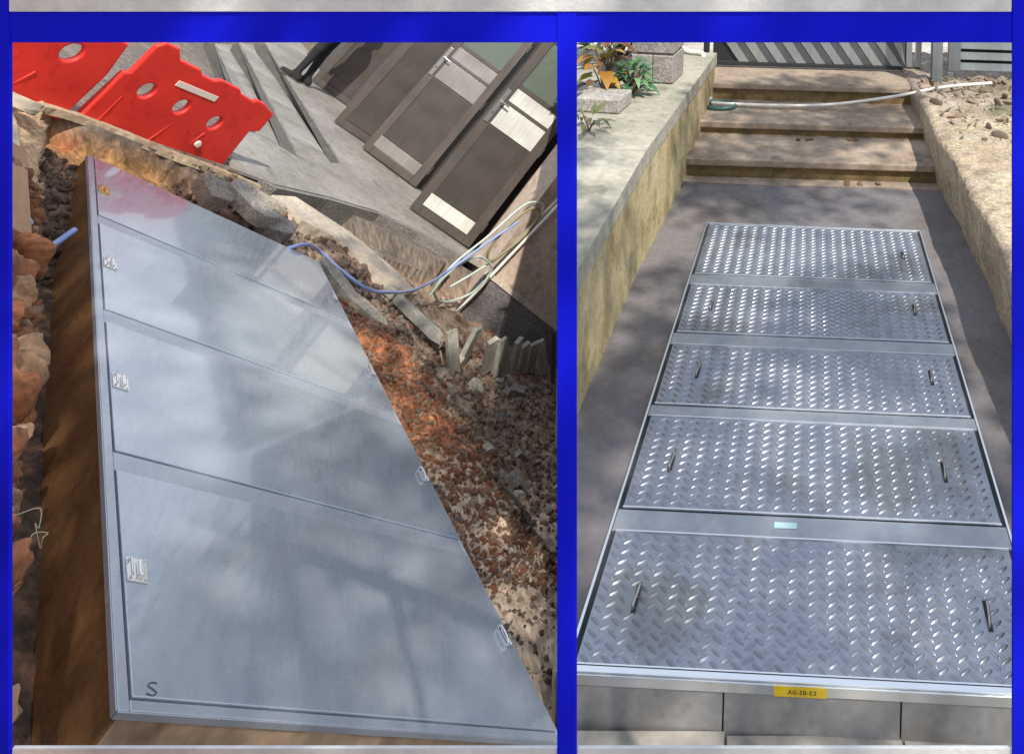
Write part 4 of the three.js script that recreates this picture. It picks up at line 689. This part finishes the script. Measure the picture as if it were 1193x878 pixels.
// ================================================================ SHADE TREE BEHIND THE VIEWER
{
  const g = thing(WORLD, 'shade_tree', 'broad leafy tree behind the viewer that dapples both sites with shade', 'tree', [3.4, -1.22, 3.6]);
  const r = rng(2024), limbs = [], C0 = [-2.2, 8.0, -2.2];
  const limb = (a, b, r0, r1) => { const m = [(a[0] + b[0]) / 2 + (r() - .5) * .5, (a[1] + b[1]) / 2 + .3, (a[2] + b[2]) / 2 + (r() - .5) * .5], c = new THREE.CatmullRomCurve3([a, m, b].map((p) => new V3(...p))), t = new THREE.TubeGeometry(c, 10, r0, 7); const p = t.attributes.position; for (let i = 0; i <= 10; i++) { const q = c.getPointAt(i / 10), k = lerp(1, r1 / r0, i / 10); for (let j = 0; j < 8; j++) { const o = i * 8 + j; p.setXYZ(o, q.x + (p.getX(o) - q.x) * k, q.y + (p.getY(o) - q.y) * k, q.z + (p.getZ(o) - q.z) * k); } } limbs.push(t); };
  limb([0, 0, 0], [-.3, 5.4, -.2], .26, .18);
  const clumps = [], R = [4.2, 1.3, 3.2];
  for (let i = 0; i < 92; i++) { const a = r() * 6.283, q = Math.sqrt(r()), y = (r() - .5) * 2; clumps.push([C0[0] + Math.cos(a) * q * R[0], C0[1] + y * R[1] * (1 - q * .5), C0[2] + Math.sin(a) * q * R[2], .40 + r() * .30]); }
  for (let i = 0; i < 16; i++) clumps.push([C0[0] + 2.2 + (r() - .5) * 1.8, C0[1] + (r() - .5) * 1.2, C0[2] - 5.2 + (r() - .5) * 2.4, .42 + r() * .25]);
  for (let i = 0; i < 12; i++) { const c = clumps[i * 5]; limb([-.3, 5.1 + i * .03, -.2], [c[0], c[1], c[2]], .10, .02); }
  part(g, 'trunk', join(limbs), std(C(.15, .11, .08), .95, { map: T.speck }));
  const lg = leafGeo(.17, .075, .35, 2).toNonIndexed(), lp = lg.attributes.position, tot = 12000, pos = new Float32Array(tot * lp.count * 3); let o = 0; const m = new THREE.Matrix4(), v = new V3(), e = new THREE.Euler();
  for (let i = 0; i < tot; i++) { const c = clumps[Math.floor(r() * clumps.length)], th = r() * 6.283, ph = Math.acos(2 * r() - 1), q = Math.cbrt(r()) * c[3]; e.set(r() * 1.6 - .8, r() * 6.283, r() * 1.4 - .7); m.makeRotationFromEuler(e).setPosition(c[0] + Math.sin(ph) * Math.cos(th) * q * 1.15, c[1] + Math.cos(ph) * q * .7, c[2] + Math.sin(ph) * Math.sin(th) * q * 1.15); for (let k = 0; k < lp.count; k++) { v.fromBufferAttribute(lp, k).applyMatrix4(m); pos[o++] = v.x; pos[o++] = v.y; pos[o++] = v.z; } }
  const cg = new THREE.BufferGeometry(); cg.setAttribute('position', new THREE.BufferAttribute(pos, 3)); cg.computeVertexNormals();
  const cr = part(g, 'crown', cg, std(C(.07, .15, .04), .6, { side: THREE.DoubleSide })); cr.userData.kind = 'stuff';
}

renderer.render(scene, camera);
